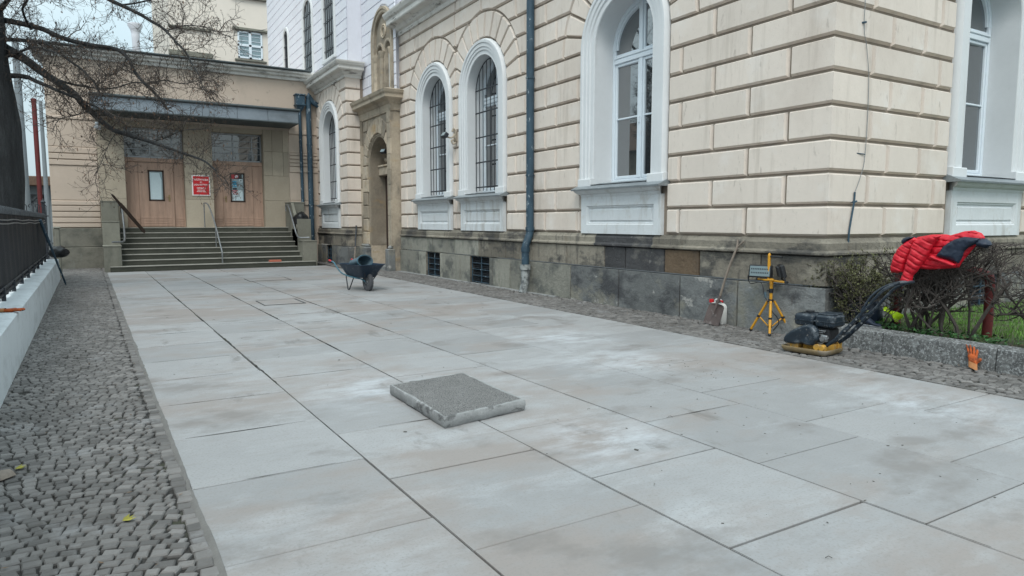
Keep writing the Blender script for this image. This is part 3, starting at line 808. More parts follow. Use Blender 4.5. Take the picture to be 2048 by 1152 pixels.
# ---- upper storey
mb = MB()
UOP, USP, UZB = .62, 9.6, 7.9
UW = [(25.5, .62, 9.75, 7.55), (28.45, .62, 9.75, 7.45), (32.2, .36, 9.7, 8.05)]
def uhalf(c, z):
    for (cc, r, sp, zb) in UW:
        if cc == c:
            R_ = r+.20
            if z < zb-.15: return 0
            return R_ if z <= sp else (math.sqrt(R_*R_-(z-sp)**2) if z-sp < R_ else 0)
mb.add([T_wing(23.43, 6.9, -.08), T_wing(36, 6.9, -.08), T_wing(36, 16, -.08), T_wing(23.43, 16, -.08)], [(0, 1, 2, 3)], 1)
rustic(mb, lambda u, v, w: T_wing(u, v, w-.08), 23.43, 36, range(0, 26), lambda k: [24.3, 27.0, 30.1, 30.9, 34.1, 35] if k % 2 else [23.9, 26.7, 27.3, 30.5, 33.6, 34.6], [q[0] for q in UW], corner=23.43, gap=.008, ch=.012, w1=.03, rowh=.355, row0=7.05, halff=uhalf)
# return and bay over the portal
mb.add([(7.48, 23.43, 6.9), (8.2, 23.43, 6.9), (8.2, 23.43, 16), (7.48, 23.43, 16)], [(0, 1, 2, 3)], 0)
BX = 8.0
T_bay = lambda u, v, w: (BX-w, u, v)
BC, BR = 21.45, .98
wall_sheet(mb, T_bay, 20.5, 23.43, 5.2, 16, [BC], 1, op=BR-.24, spr=7.45, zb=5.62)
def bhalf(c, z): return BR if z <= 7.45 else (math.sqrt(BR*BR-(z-7.45)**2) if z-7.45 < BR else 0)
rustic(mb, T_bay, 20.3, 23.43, range(3, 30), lambda k: [22.8] if k % 2 else [23.1], [BC], gap=.008, ch=.012, w1=.03, rowh=.355, row0=5.4-.355*3, halff=bhalf)
# main block, upper part
mb.add([T_main(5.62, 7.9, -.05), T_main(20.5, 7.9, -.05), T_main(20.5, 13, -.05), T_main(5.62, 13, -.05)], [(0, 1, 2, 3)], 0)
mb.add([T_side(8.2, 7.9, -.05), T_side(19, 7.9, -.05), T_side(19, 13, -.05), T_side(8.2, 13, -.05)], [(0, 1, 2, 3)], 0)
mb.add([(8.25, 20.5, 5), (BX, 20.5, 5), (BX, 20.5, 13), (8.25, 20.5, 13)], [(0, 1, 2, 3)], 0)
mb.add([(7.48, 36, 6), (19, 36, 6), (19, 36, 16), (7.48, 36, 16)], [(0, 1, 2, 3)], 0)
mb.build('upper_wall', [M['upper'], M['upper']], BLD, recalc=False)
for (c, r, sp, zb) in UW:
    T = lambda u, v, w: T_wing(u, v, w-.08)
    mb = MB()
    prof = [(0, -.0), (0, .05), (.05, .05), (.06, .07), (.16, .07), (.18, .03), (.18, 0)]
    rows = []
    for (u, v, du, dv) in [(c-r, zb, -1, 0)]+[(c+r*math.cos(t), sp+r*math.sin(t), math.cos(t), math.sin(t)) for t in [PI-PI*i/20 for i in range(0, 21)]]+[(c+r, zb, 1, 0)]:
        rows.append([T(u+du*o, v+dv*o, w) for o, w in prof])
    mb.sweep(rows); mb.prism([(c-r-.2, zb-.12), (c+r+.2, zb-.12), (c+r+.2, zb), (c-r-.2, zb)], T, 0, .1, .01)
    win = mb.build('upper_window', M['white'], BLD, smooth=30)
    mb = MB(); A = [(c-r, zb), (c+r, zb)]+arcpts(c, sp, r, 0, PI, 16)
    mb.add([T(u, v, .006) for u, v in A], [tuple(range(len(A)))]); mb.build('pane', M['glassu'], win, recalc=False)
    mb = MB(); n = 5
    for i in range(1, n):
        u = c-r+2*r*i/n; mb.tube([T(u, zb, .03), T(u, sp+math.sqrt(r*r-(u-c)**2), .03)], .012, 5)
    z = zb+.3
    while z < sp+r*.6:
        hw = r if z < sp else math.sqrt(r*r-(z-sp)**2); mb.prism([(c-hw, z), (c+hw, z), (c+hw, z+.03), (c-hw, z+.03)], T, .035, .045); z += .52
    mb.build('grille', M['iron'], win)

# ---- sandstone portal
PU0, PU1, PC = 20.5, 23.43, 21.68
DOW, DSP = .88, 3.45                            # door half width, spring
mb = MB()
# front face with the door opening, built of strips
wall_sheet(mb, T_por, PU0, PU1, .0, 5.2, [PC], 0, op=DOW, spr=DSP, zb=0)
mb.add([(7.88, PU0, 0), (8.25, PU0, 0), (8.25, PU0, 5.2), (7.88, PU0, 5.2)], [(0, 1, 2, 3)])
# frame pilaster strips and panel rim
for (a, b) in ((PU0, PU0+.30), (PU1-.24, PU1)):
    for i in range(9):
        z0 = .78+.485*i; mb.prism([(a+.003, z0+.003), (b-.003, z0+.003), (b-.003, z0+.48), (a+.003, z0+.48)], T_por, 0, .055, .006)
mb.prism([(PU0+.3, 5.0), (PU1-.24, 5.0), (PU1-.24, 5.15), (PU0+.3, 5.15)], T_por, 0, .05, .006)
# arch ring and rusticated jambs
voussoirs(mb, T_por, PC, DSP, .98, 1.48, 11, clips=[lambda p: p[0]-(PU0+.32), lambda p: (PU1-.26)-p[0]], gap=.012, ch=.02, w1=.07)
for k in range(6):
    z0 = .78+.445*k; z1 = z0+.445; jut = .0 if k % 2 else .06
    for (a, b) in ((PU0+.32, PC-DOW-.06-(.06-jut)), (PC+DOW+.06+(.06-jut), PU1-.26)):
        if b-a < .05: continue
        P = [(a+.008, z0+.010), (b-.008, z0+.010), (b-.008, z1-.010), (a+.008, z1-.010)]
        mb.prism(P, T_por, 0, .07, .02)
# spandrel panels
for (a, b) in ((PU0+.36, PU0+.36+.34), (PU1-.30-.42, PU1-.30)):
    mb.prism([(a, 4.62), (b, 4.62), (b, 4.95), (a, 4.95)], T_por, 0, .03, .012)
# moulded reveal
prof = [(.0, -.62), (.0, -.03), (.025, .0), (.05, .03), (.075, .03), (.09, .0)]
rows = []
for (u, v, du, dv) in [(PC-DOW, .75, -1, 0)]+[(PC+DOW*math.cos(t), DSP+DOW*math.sin(t), math.cos(t), math.sin(t)) for t in [PI-PI*i/20 for i in range(21)]]+[(PC+DOW, .75, 1, 0)]:
    rows.append([T_por(u+du*o, v+dv*o, w) for o, w in prof])
mb.sweep(rows)
for s in (-1, 1):
    a, b = sorted((PC+s*DOW, PC+s*(DOW+.1))); mb.add([T_por(PC+s*DOW, .0, -.62), T_por(PC+s*DOW, .0, 0), T_por(PC+s*DOW, .76, 0), T_por(PC+s*DOW, .76, -.62)], [(0, 1, 2, 3)])
# transom block with tympanum
mb.prism([(PC-DOW, 3.12), (PC+DOW, 3.12), (PC+DOW, 3.40), (PC-DOW, 3.40)], T_por, -.60, -.30, .02)
mb.prism([(PC-DOW+.02, 3.40), (PC+DOW-.02, 3.40), (PC+DOW-.02, 3.46), (PC-DOW+.02, 3.46)], T_por, -.60, -.26, .01)
A = [(PC-DOW, 3.45), (PC+DOW, 3.45)]+arcpts(PC, DSP, DOW, 0, PI, 14)
mb.add([T_por(u, v, -.56) for u, v in A], [tuple(range(len(A)))])
for i in range(6):                              # fluted shell of the tympanum
    t = PI*(i+.5)/6; mb.tube([T_por(PC+.15*math.cos(t), 3.5+.15*math.sin(t), -.53), T_por(PC+.72*math.cos(t), 3.5+.66*math.sin(t), -.52)], [.03, .09], 8)
# hood
HP = [(0, 0), (.05, 0), (.07, .06), (.07, .20), (.11, .23), (.15, .30), (.30, .34), (.32, .36), (.32, .45), (.37, .50), (.40, .58), (.2, .64), (0, .66)]
rows = [[T_por(u, 5.0+z, w) for w, z in HP] for u in (PU1+.0, )]
r0 = [T_por(PU1+.25*w, 5.02+z, w) for w, z in HP]
r1 = [T_por(PU0-w, 5.02+z, w) for w, z in HP]
r2 = [(8.25, PU0-w, 5.02+z) for w, z in HP]
mb.sweep([r0, r1, r2]); mb.add(r0, [tuple(range(len(r0)))])
por = mb.build('portal', M['sand'], BLD, recalc=False)
mb = MB()                                       # grey pedestals and steps
for (a, b) in ((PU0-.02, PC-DOW-.02), (PC+DOW+.04, PU1-.02)):
    mb.box(7.70, 7.95, a, b, -.03, .70, .03); mb.box(7.76, 7.95, a+.05, b-.05, .68, .80, .05)
mb.box(7.74, 8.5, PC-DOW-.02, PC+DOW+.03, -.03, .12, .01)
mb.build('pedestal', M['plinth'], por)
mb = MB()
for s in (-1, 1):
    a, b = sorted((PC+s*.01, PC+s*DOW)); mb.box(8.42, 8.48, a, b, .1, 3.25, .01)
    for (z0, z1) in ((.35, .9), (1.0, 1.9), (2.0, 3.1)): mb.box(8.395, 8.43, a+.1, b-.1, z0, z1, .015)
dr = mb.build('door', M['darkdoor'], por)
# sandstone twin window above the hood
mb = MB()
prof = [(0, -.28), (0, .03), (.03, .05), (.10, .05), (.12, .08), (.19, .08), (.21, .03), (.21, 0)]
rr = BR-.24; rows = []
for (u, v, du, dv) in [(BC-rr, 5.62, -1, 0)]+[(BC+rr*math.cos(t), 7.45+rr*math.sin(t), math.cos(t), math.sin(t)) for t in [PI-PI*i/20 for i in range(21)]]+[(BC+rr, 5.62, 1, 0)]:
    rows.append([T_bay(u+du*o, v+dv*o, w) for o, w in prof])
mb.sweep(rows)
wall_sheet(mb, lambda u, v, w: T_bay(u, v, w-.1), BC-.37-.37, BC+.37+.37, 5.62, 7.45, [], 0) if False else None
# two small arched lights with a column between, roundel above
for s in (-1, 1):
    c = BC+s*.36; r_ = .25; rows = []
    for (u, v, du, dv) in [(c-r_, 5.62, -1, 0)]+[(c+r_*math.cos(t), 7.0+r_*math.sin(t), math.cos(t), math.sin(t)) for t in [PI-PI*i/14 for i in range(15)]]+[(c+r_, 5.62, 1, 0)]:
        rows.append([T_bay(u+du*o, v+dv*o, w) for o, w in ((0, -.26), (0, -.02), (.04, .0), (.10, .0), (.10, -.1))])
    mb.sweep(rows)
    mb.lathe([(.10, 5.62), (.10, 5.74), (.075, 5.80), (.07, 6.78), (.085, 6.82), (.12, 6.95), (.12, 7.0), (0, 7.0)], 14, M=Matrix.Translation((BX+.02, BC+s*.70, 0)))
mb.lathe([(.11, 5.62), (.11, 5.74), (.085, 5.80), (.08, 6.78), (.095, 6.82), (.13, 6.95), (.13, 7.0), (0, 7.0)], 14, M=Matrix.Translation((BX-.02, BC, 0)))
A = arcpts(BC, 7.45, rr, 0, PI, 20)
P = [(BC-rr, 7.02)]+[(BC-.36+.25*math.cos(t), 7.0+.25*math.sin(t)) for t in [PI-PI*i/10 for i in range(11)]]+[(BC+.36+.25*math.cos(t), 7.0+.25*math.sin(t)) for t in [PI-PI*i/10 for i in range(11)]]+[(BC+rr, 7.02)]+A
mb.add([T_bay(u, v, -.04) for u, v in P], [tuple(range(len(P)))])
mb.tube([T_bay(BC+.2*math.cos(t), 7.65+.2*math.sin(t), -.03) for t in [2*PI*i/20 for i in range(21)]], .03, 8)
mb.tube([T_bay(BC+.13*math.cos(t), 7.65+.13*math.sin(t), -.03) for t in [2*PI*i/20 for i in range(21)]], .02, 8)
mb.prism([(BC-BR, 5.52), (BC+BR, 5.52), (BC+BR, 5.63), (BC-BR, 5.63)], T_bay, -.25, .12, .015)
tw = mb.build('twin_window', M['sand'], por, recalc=False)
mb = MB(); mb.add([T_bay(u, v, -.2) for u, v in ((BC-.64, 5.6), (BC+.64, 5.6), (BC+.64, 7.3), (BC-.64, 7.3))], [(0, 1, 2, 3)], 1)
for s in (-1, 1):
    c = BC+s*.36
    for (a, b, z0, z1) in ((-.25, -.19, 5.62, 7.2), (.19, .25, 5.62, 7.2), (-.19, .19, 5.62, 5.7), (-.19, .19, 6.6, 6.66), (-.02, .02, 5.7, 7.2)):
        mb.prism([(c+a, z0), (c+b, z0), (c+b, z1), (c+a, z1)], T_bay, -.195, -.15, .004)
mb.build('window_frame', [M['wfr'], M['glass']], por, recalc=False)

# ---- rain pipes of the corner building
def downpipe(name, path, r, parent, brackets, T=None, iron=None):
    mb = MB(); mb.tube(smooth_path(path, 5), r, 14)
    for (p, q) in brackets: mb.tube([p, q], r*1.16, 14)
    o = mb.build(name, M['pipe'], parent, smooth=40)
    if iron:
        m2 = MB(); m2.tube(iron, [r*1.2]*2+[r*1.05]*(len(iron)-3)+[r*1.1], 14); m2.tube([iron[0], (iron[0][0], iron[0][1], iron[0][2]-.12)], r*1.4, 14)
        m2.build('iron_shoe', M['pipeiron'], o, smooth=40)
    return o
py = 12.70
downpipe('downpipe', [(8.06, py, 9.0), (8.06, py, 5.0), (8.06, py, 2.0), (8.06, py, 1.36), (8.02, py, 1.2), (7.95, py, 1.02), (7.945, py, .9), (7.945, py, .62)], .085, BLD,
         [((8.06, py, 4.62), (8.06, py, 4.66)), ((8.06, py, 2.55), (8.06, py, 2.58)), ((8.06, py, 1.36), (8.06, py, 1.44)), ((7.946, py, .90), (7.946, py, 1.0)), ((8.06, py, 6.4), (8.06, py, 6.44))],
         iron=[(7.945, py, .62), (7.945, py, .5), (7.945, py, .30), (7.93, py, .18), (7.89, py, .06), (7.88, py, .0)])
# ================================================================== entrance annex
YA = 27.2
ANX = thing('entrance_annex', (3.0, YA, 0), 'low buff rendered annex with two wooden doors, a flat canopy and a weathered white cornice', 'building')
T_ax = lambda u, v, w: (u, YA-w, v)
ZL = 1.36
AL = -1.42
mb = MB()
DL, DRR = (.75, 2.60), (3.54, 5.32)
ZT = 5.02
# wall around the two door bays
def sheet(u0, u1, z0, z1, m=0, w=0): mb.add([T_ax(u0, z0, w), T_ax(u1, z0, w), T_ax(u1, z1, w), T_ax(u0, z1, w)], [(0, 1, 2, 3)], m)
sheet(AL, -.05, ZL, ZT); sheet(6.26, 7.45, 0, ZT); sheet(AL, 7.45, ZT, 6.95)
mb.add([(AL, YA, 0), (AL, YA+9, 0), (AL, YA+9, 6.95), (AL, YA, 6.95)], [(0, 1, 2, 3)])
mb.add([(AL, YA+9, 0), (7.45, YA+9, 0), (7.45, YA+9, 6.95), (AL, YA+9, 6.95)], [(0, 1, 2, 3)])
mb.add([(AL-.1, YA-.1, 7.22), (7.45, YA-.1, 7.22), (7.45, YA+9, 7.22), (AL-.1, YA+9, 7.22)], [(0, 1, 2, 3)])
# horizontal bands
for (a, b, zs) in ((AL+.0, -.05, (1.36, 1.52, 1.71, 1.90, 2.10, 2.27, 3.42, 3.62, 3.82, 4.03, 4.93, 5.05)), (6.27, 7.4, (2.2, 2.38, 3.45, 3.68, 3.82, 3.96, 4.10, 4.20, 4.9, 5.1))):
    for z0, z1 in zip(zs[:-1], zs[1:]):
        if z1-z0 > .5: mb.prism([(a, z0+.015), (b, z0+.015), (b, z1-.015), (a, z1-.015)], T_ax, 0, .015, .008)
        else: mb.prism([(a, z0+.012), (b, z0+.012), (b, z1-.02), (a, z1-.02)], T_ax, 0, .05, .012)
mb.build('wall', [M['annex']], ANX, recalc=False)
mb = MB()                                       # stone piers between the doors
for (a, b, cols) in ((-.05, .75, 1), (2.60, 3.54, 1), (5.32, 6.26, 2)):
    zs = [ZL-.1, 2.36, 3.30, 4.20, 5.02]
    for i, (z0, z1) in enumerate(zip(zs[:-1], zs[1:])):
        us = [a, b] if (i < 2 or cols == 1) else [a, a+.32, a+.72, b]
        for p, q in zip(us[:-1], us[1:]):
            mb.prism([(p+.003, z0+.003), (q-.003, z0+.003), (q-.003, z1-.003), (p+.003, z1-.003)], T_ax, -.5, .03, .006)
mb.prism([(.75, 4.84), (2.60, 4.84), (2.60, 5.02), (.75, 5.02)], T_ax, -.5, -.02, .006); mb.prism([(3.54, 4.84), (5.32, 4.84), (5.32, 5.02), (3.54, 5.02)], T_ax, -.5, -.02, .006)
mb.build('stone_pier', M['annexstone'], ANX)
mb = MB()
mb.prism([(AL-.02, -.05), (-.02, -.05), (-.02, .7), (AL-.02, .7)], T_ax, -.2, .10, .02)
mb.prism([(AL-.02, .705), (-.02, .705), (-.02, 1.34), (AL-.02, 1.34)], T_ax, -.2, .07, .02)
mb.build('base_course', M['mossy'], ANX)
# cornice
mb = MB()
AP = [(0, 6.93), (.08, 6.93), (.10, 6.98), (.10, 7.02), (.20, 7.05), (.22, 7.06), (.22, 7.12), (.32, 7.15), (.34, 7.16), (.34, 7.22), (0, 7.24)]
r0 = [(AL-w, YA+2, z) for w, z in AP]; r1 = [(AL-w, YA-w, z) for w, z in AP]; r2 = [(7.3, YA-w, z) for w, z in AP]
mb.sweep([r0, r1, r2])
cn = mb.build('cornice', M['cornw'], ANX, recalc=False)
mb = MB()
mb.box(AL-.38, 7.1, YA-.40, YA+.1, 7.235, 7.285, .01); mb.tube([(AL-.38, YA-.40, 7.27), (7.05, YA-.40, 7.27)], .035, 8)
mb.tube([(AL-.2, YA-.35, 7.27), (AL-.2, YA-.35, 6.95)], .03, 8); mb.tube([(AL+.95, YA-.42, 7.27), (AL+.95, YA-.42, 6.98)], .03, 8)
mb.build('roof_edge', M['darkstrip'], cn)
# canopy
CY = 25.75
mb = MB()
z0, z1 = 5.13, 5.55
us = [-.15, .95, 2.02, 3.10, 4.22, 5.25, 6.32]
for a, b in zip(us[:-1], us[1:]): mb.box(a+.004, b-.004, CY, CY+.05, z0+.02, z1, .006)
mb.box(-.15, -.10, CY+.05, YA, z0+.02, z1, .006); mb.box(6.27, 6.32, CY+.05, YA, z0+.02, z1, .006)
cp = mb.build('canopy', M['canopy'], ANX)
mb = MB(); mb.box(-.19, 6.36, CY-.05, YA-.01, z1, z1+.05, .01); mb.tube([(-.2, CY-.05, z1+.045), (6.37, CY-.05, z1+.045)], .05, 8); mb.box(-.16, 6.33, CY-.01, YA, z0-.02, z0+.02, .006)
mb.build('canopy_edge', M['darkstrip'], cp)
mb = MB(); mb.box(-.09, 6.26, CY+.06, YA-.01, z0+.02, z0+.05); mb.build('canopy_ceiling', M['annexstone'], cp)
# doors and transom lights
def entrance(a, b, hinge, stickers):
    T = lambda u, v, w: (u, YA+.32-w, v)
    mb = MB(); H = 3.80
    P = lambda u0, u1, v0, v1, w0, w1, ch=.006, m=0: mb.prism([(u0, v0), (u1, v0), (u1, v1), (u0, v1)], T, w0, w1, ch, m)
    W = b-a
    l0, l1 = (a+.40, a+1.52) if hinge == 0 else (a+.36, a+1.42)
    P(a, l0-.005, ZL, H-.14, -.06, .0); P(l1+.005, b, ZL, H-.14, -.06, .0); P(a, b, H-.14, H, -.06, .05)
    P(a, a+.05, ZL, H, 0, .03); P(b-.05, b, ZL, H, 0, .03)
    for i in range(4):
        z = ZL+.03+.085*i; P(a+.05, l0-.02, z, z+.07, 0, .012, .004); P(l1+.02, b-.05, z, z+.07, 0, .012, .004)
    fr = mb.build('door_frame', M['door'], ANX)
    mb = MB()
    g0, g1 = l0+(.30 if hinge == 0 else .26), l0+(.80 if hinge == 0 else .78); q0, q1 = 2.30, 3.38
    P(l0, g0, ZL+.02, H-.16, -.05, .012); P(g1, l1, ZL+.02, H-.16, -.05, .012)
    P(g0, g1, ZL+.02, q0, -.05, .012); P(g0, g1, q1, H-.16, -.05, .012)
    for i in range(4): P(l0+.02, l1-.02, ZL+.05+.085*i, ZL+.12+.085*i, .012, .022, .004)
    if hinge == 0: P(l1-.10, l1-.02, ZL+.02, H-.17, .012, .035, .006)
    dr = mb.build('door', M['door'], ANX)
    mb = MB()
    for (u0, u1, v0, v1) in ((g0, g0+.05, q0, q1), (g1-.05, g1, q0, q1), (g0, g1, q0, q0+.05), (g0, g1, q1-.05, q1)): P(u0, u1, v0, v1, .01, .03, .004)
    mb.build('pane_frame', M['darkdoor'], dr)
    mb = MB(); mb.add([T(g0+.04, q0+.04, .0), T(g1-.04, q0+.04, .0), T(g1-.04, q1-.04, .0), T(g0+.04, q1-.04, .0)], [(0, 1, 2, 3)]); mb.build('pane', M['glassb'], dr, recalc=False)
    mb = MB(); hx = l1-.17 if hinge == 0 else l0+.1
    P(hx-.03, hx+.03, 2.28, 2.52, .012, .022, .004); mb.tube([T(hx, 2.44, .02), T(hx, 2.44, .08), T(hx-.12, 2.44, .08)], .012, 8)
    mb.build('handle', M['brass'], dr)
    if stickers:
        mb = MB()
        def st(u0, u1, v0, v1, m, w=.004): mb.add([T(g0+u0, q0+v0, w), T(g0+u1, q0+v0, w), T(g0+u1, q0+v1, w), T(g0+u0, q0+v1, w)], [(0, 1, 2, 3)], m)
        st(.05, .15, .86, 1.03, 2); st(.15, .42, .86, 1.03, 3)
        A = [(g0+.235+.075*math.cos(t), q0+.945+.075*math.sin(t)) for t in [2*PI*i/20 for i in range(20)]]
        mb.add([T(u, v, .006) for u, v in A], [tuple(range(20))], 0)
        B = [(g0+.235+.055*math.cos(t), q0+.945+.055*math.sin(t)) for t in [2*PI*i/20 for i in range(20)]]
        mb.sweep([[T(*A[i], .007), T(*B[i], .007)] for i in range(20)], 2, closed=True)
        mb.add([T(g0+.19, q0+.98, .008), T(g0+.20, q0+.99, .008), T(g0+.28, q0+.91, .008), T(g0+.27, q0+.90, .008)], [(0, 1, 2, 3)], 2)
        st(.32, .44, .74, .86, 0); st(.35, .42, .775, .81, 4, .006)
        st(.09, .23, .53, .78, 1); st(.09, .23, .61, .625, 0, .006); st(.09, .23, .545, .56, 0, .006); st(.09, .23, .46, .52, 4)
        st(.04, .44, .05, .44, 0, .003)
        for i in range(4): st(.07+.01*(i % 2), .27-.03*(i % 3), .42-.045*i, .445-.045*i, 2, .007)
        mb.build('notices', [M['paper'], M['stickblue'], M['stickred'], M['black'], M['iron']], dr, recalc=False)
    else:
        mb = MB(); mb.add([T(g0+.05, q0+.05, .004), T(g1-.10, q0+.05, .004), T(g1-.08, q1-.35, .004), T(g1-.14, q1-.09, .004), T(g0+.05, q1-.08, .004)], [(0, 1, 2, 3, 4)]); mb.build('notices', M['paper'], dr, recalc=False)
    # transom light
    mb = MB()
    for (u0, u1, v0, v1) in ((a, a+.05, H, 4.84), (b-.05, b, H, 4.84), (a, b, H, H+.06), (a, b, 4.78, 4.84)): P(u0, u1, v0, v1, -.06, .0)
    for i in range(1, 4): P(a, b, H+.06+.23*i, H+.085+.23*i, -.04, -.02, .003)
    for u in (a+W*.42, a+W*.80): P(u, u+.04, H, 4.84, -.04, -.015, .003)
    tr = mb.build('transom_window', M['steel'], ANX)
    mb = MB(); mb.add([T(a, H, -.05), T(b, H, -.05), T(b, 4.84, -.05), T(a, 4.84, -.05)], [(0, 1, 2, 3)]); mb.build('pane', M['glassu'], tr, recalc=False)
    # soffit and jambs of the bay
entrance(*DL, 0, False); entrance(*DRR, 1, True)
# pipes at the inner corner
downpipe('downpipe', [(6.70, YA-.12, 6.05), (6.70, YA-.12, 5.6), (6.72, YA-.12, 2.2)], .06, ANX, [((6.70, YA-.12, 4.6), (6.70, YA-.12, 4.64)), ((6.71, YA-.12, 2.2), (6.71, YA-.12, 2.24)), ((6.7, YA-.12, 3.4), (6.7, YA-.12, 3.43))])
mb = MB(); mb.box(6.50, 6.90, YA-.35, YA-.01, 5.98, 6.03, .01); mb.box(6.53, 6.87, YA-.32, YA-.02, 6.02, 6.36, .015); mb.box(6.50, 6.90, YA-.35, YA-.01, 6.36, 6.41, .01)
mb.add([(6.53, YA-.32, 5.98), (6.87, YA-.32, 5.98), (6.87, YA-.02, 5.98), (6.53, YA-.02, 5.98), (6.64, YA-.18, 5.78), (6.76, YA-.18, 5.78), (6.76, YA-.06, 5.78), (6.64, YA-.06, 5.78)], [(0, 1, 5, 4), (1, 2, 6, 5), (2, 3, 7, 6), (3, 0, 4, 7)])
mb.build('pipe_hopper', M['pipe'], ANX)
downpipe('downpipe', [(7.45, YA-.2, 6.0), (7.20, YA-.2, 6.15), (7.08, YA-.2, 6.28), (7.02, YA-.2, 6.2), (7.02, YA-.2, 4), (7.02, YA-.2, 0)], .10, ANX, [((7.02, YA-.2, 4.5), (7.02, YA-.2, 4.54)), ((7.02, YA-.2, 2.2), (7.02, YA-.2, 2.24)), ((7.02, YA-.2, 6.28), (7.02, YA-.2, 6.36))])

# ---- stairs
ST = thing('stone_stairs', (3.2, 24.4, 0), 'broad flight of eight worn stone steps rising to the wooden doors between stepped cheek walls', 'stairs')
Y0 = 24.40
for i in range(8):
    mb = MB(); y = Y0+.33*i; z = .17*(i+1)
    a, b = (.13, 6.46) if i == 0 else (.46, 6.06+.03)
    yb = YA+.33 if i == 7 else y+.33+.04
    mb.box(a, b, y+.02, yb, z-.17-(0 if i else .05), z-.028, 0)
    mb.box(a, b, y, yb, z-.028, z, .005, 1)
    mb.build('step', [M['stair'], M['tread']], ST)
for (a, b, blocks) in ((-.03, .46, [(24.55, 25.35, 0, .82), (25.35, 26.2, 0, 1.58), (26.2, 27.15, 0, 2.25)]),
                       (6.06, 6.55, [(24.55, 25.30, 0, .89), (26.2, 27.15, 0, 2.30)])):
    mb = MB()
    for (p, q, z0, z1) in blocks:
        mb.box(a, b, p+.003, q-.003, -.05, z1-.04, .008); mb.box(a-.015, b+.015, p-.012, q-.005, z1-.04, z1, .008)
    if a > 3:                                   # hollow planter block
        for (x0, x1, p, q) in ((a, b, 25.30, 25.36), (a, b, 26.14, 26.19), (a, a+.06, 25.36, 26.14), (b-.06, b, 25.36, 26.14)): mb.box(x0, x1, p, q, -.05, 1.66 if p < 25.35 or x0 > a else 1.3, .008)
        mb.add([(a, 25.33, 1.3), (a, 26.19, 2.26), (a+.1, 26.19, 2.26), (a+.1, 25.33, 1.3), (a, 25.33, -.05), (a, 26.19, -.05), (a+.1, 26.19, -.05), (a+.1, 25.33, -.05)], [(0, 1, 2, 3), (0, 1, 5, 4), (3, 2, 6, 7), (0, 3, 7, 4), (1, 2, 6, 5)])
        mb.box(a+.06, b-.06, 25.36, 26.14, -.05, 1.25)
    mb.build('cheek_wall', M['cheek'], ST)
# rails
def rail(pts, r, label, mat='steel', extra=()):
    mb = MB(); mb.tube(smooth_path(pts, 5), r, 10)
    for e in extra: mb.tube(e, r*.8, 8)
    o = mb.build('handrail', M[mat], None, smooth=40); return tag(o, label, 'handrail', 'metal handrails on the stairs')
rail([(3.16, 26.9, 2.22), (3.17, 26.55, 2.22), (3.25, 26.3, 2.1), (3.33, 25.6, 1.5), (3.36, 25.0, .95), (3.38, 24.62, .60), (3.38, 24.55, .5), (3.38, 24.55, .17)], .025,
     'thin grey handrail running down the middle of the steps below the red sign', extra=([(3.16, 26.9, 2.22), (3.16, 26.9, 1.36)], [(3.34, 25.55, 1.46), (3.34, 25.55, .68)]))
rail([(6.05, 26.7, 2.18), (5.96, 26.6, 2.18), (5.96, 26.3, 2.18), (5.97, 26.0, 1.96), (5.97, 25.4, 1.38), (5.98, 25.1, 1.1), (6.0, 24.8, 1.0), (6.3, 24.58, 1.0)], .03,
     'grey tube handrail on the cheek wall with the black bag', extra=([(5.96, 26.5, 2.18), (6.07, 26.5, 2.18)], [(5.96, 26.6, 2.18), (5.96, 26.6, 1.95)]))
rail([(.55, 26.6, 2.1), (.56, 26.4, 2.12), (.58, 25.9, 1.7), (.58, 25.3, 1.2), (.57, 24.95, 1.0), (.5, 24.75, .93), (.22, 24.54, .93)], .03,
     'grey tube handrail on the cheek wall beneath the dark leaning board', extra=([(.55, 26.5, 2.1), (.44, 26.5, 2.1)], [(.55, 26.6, 2.1), (.55, 26.6, 1.85)]))
# dark board leaning on the cheek
mb = MB(); p, q = Vector((.28, 25.0, 2.42)), Vector((1.20, 26.2, 1.20)); d = (q-p).normalized(); s = d.cross(Vector((.6, -1, .1))).normalized(); n = d.cross(s)
rows = []
for t, hw in ((0, .01), (.05, .025), (.22, .035), (.25, .055), (.97, .05), (1, .03)):
    c = p.lerp(q, t); rows.append([c+s*hw+n*.02, c-s*hw+n*.02, c-s*hw-n*.02, c+s*hw-n*.02, c+s*hw+n*.02])
mb.sweep(rows); mb.add([tuple(x) for x in rows[0][:4]], [(0, 1, 2, 3)]); mb.add([tuple(x) for x in rows[-1][:4]], [(0, 1, 2, 3)])
tag(mb.build('leaning_board', M['darkdoor']), 'narrow dark board slanting down across the top of the cheek wall to the steps', 'board')
# loose things on the stairs
mb = MB(); mb.box(4.88, 5.28, 24.47, 24.62, .17, .24, .006); tag(mb.build('brick', M['brick']), 'single red brick lying on the lowest stone step', 'brick')

def lumpy(name, c, r, mat, seed, lab, cat, n=(26, 16), amp=.22):
    mb = MB(); vs = []; rows = []
    for i in range(n[1]+1):
        ph = -PI/2+PI*i/n[1]; row = []
        for k in range(n[0]+1):
            th = 2*PI*(k % n[0])/n[0]; d = Vector((math.cos(ph)*math.cos(th), math.cos(ph)*math.sin(th), math.sin(ph)))
            f = 1+amp*noise.noise(d*1.7+Vector((seed, 0, 0)))+amp*.5*noise.noise(d*4+Vector((0, seed, 0)))+amp*.28*abs(noise.noise(d*9+Vector((0, seed, 2))))
            row.append((c[0]+d.x*r[0]*f, c[1]+d.y*r[1]*f, c[2]+max(-r[2]*.8, d.z*r[2]*f)))
        rows.append(row)
    mb.sweep(rows)
    return tag(mb.build(name, mat, smooth=60), lab, cat)
lumpy('bin_bag', (6.28, 25.72, 1.56), (.30, .36, .34), M['bag'], 3, 'black plastic bin bag stuffed into the planter of the cheek wall', 'bag')
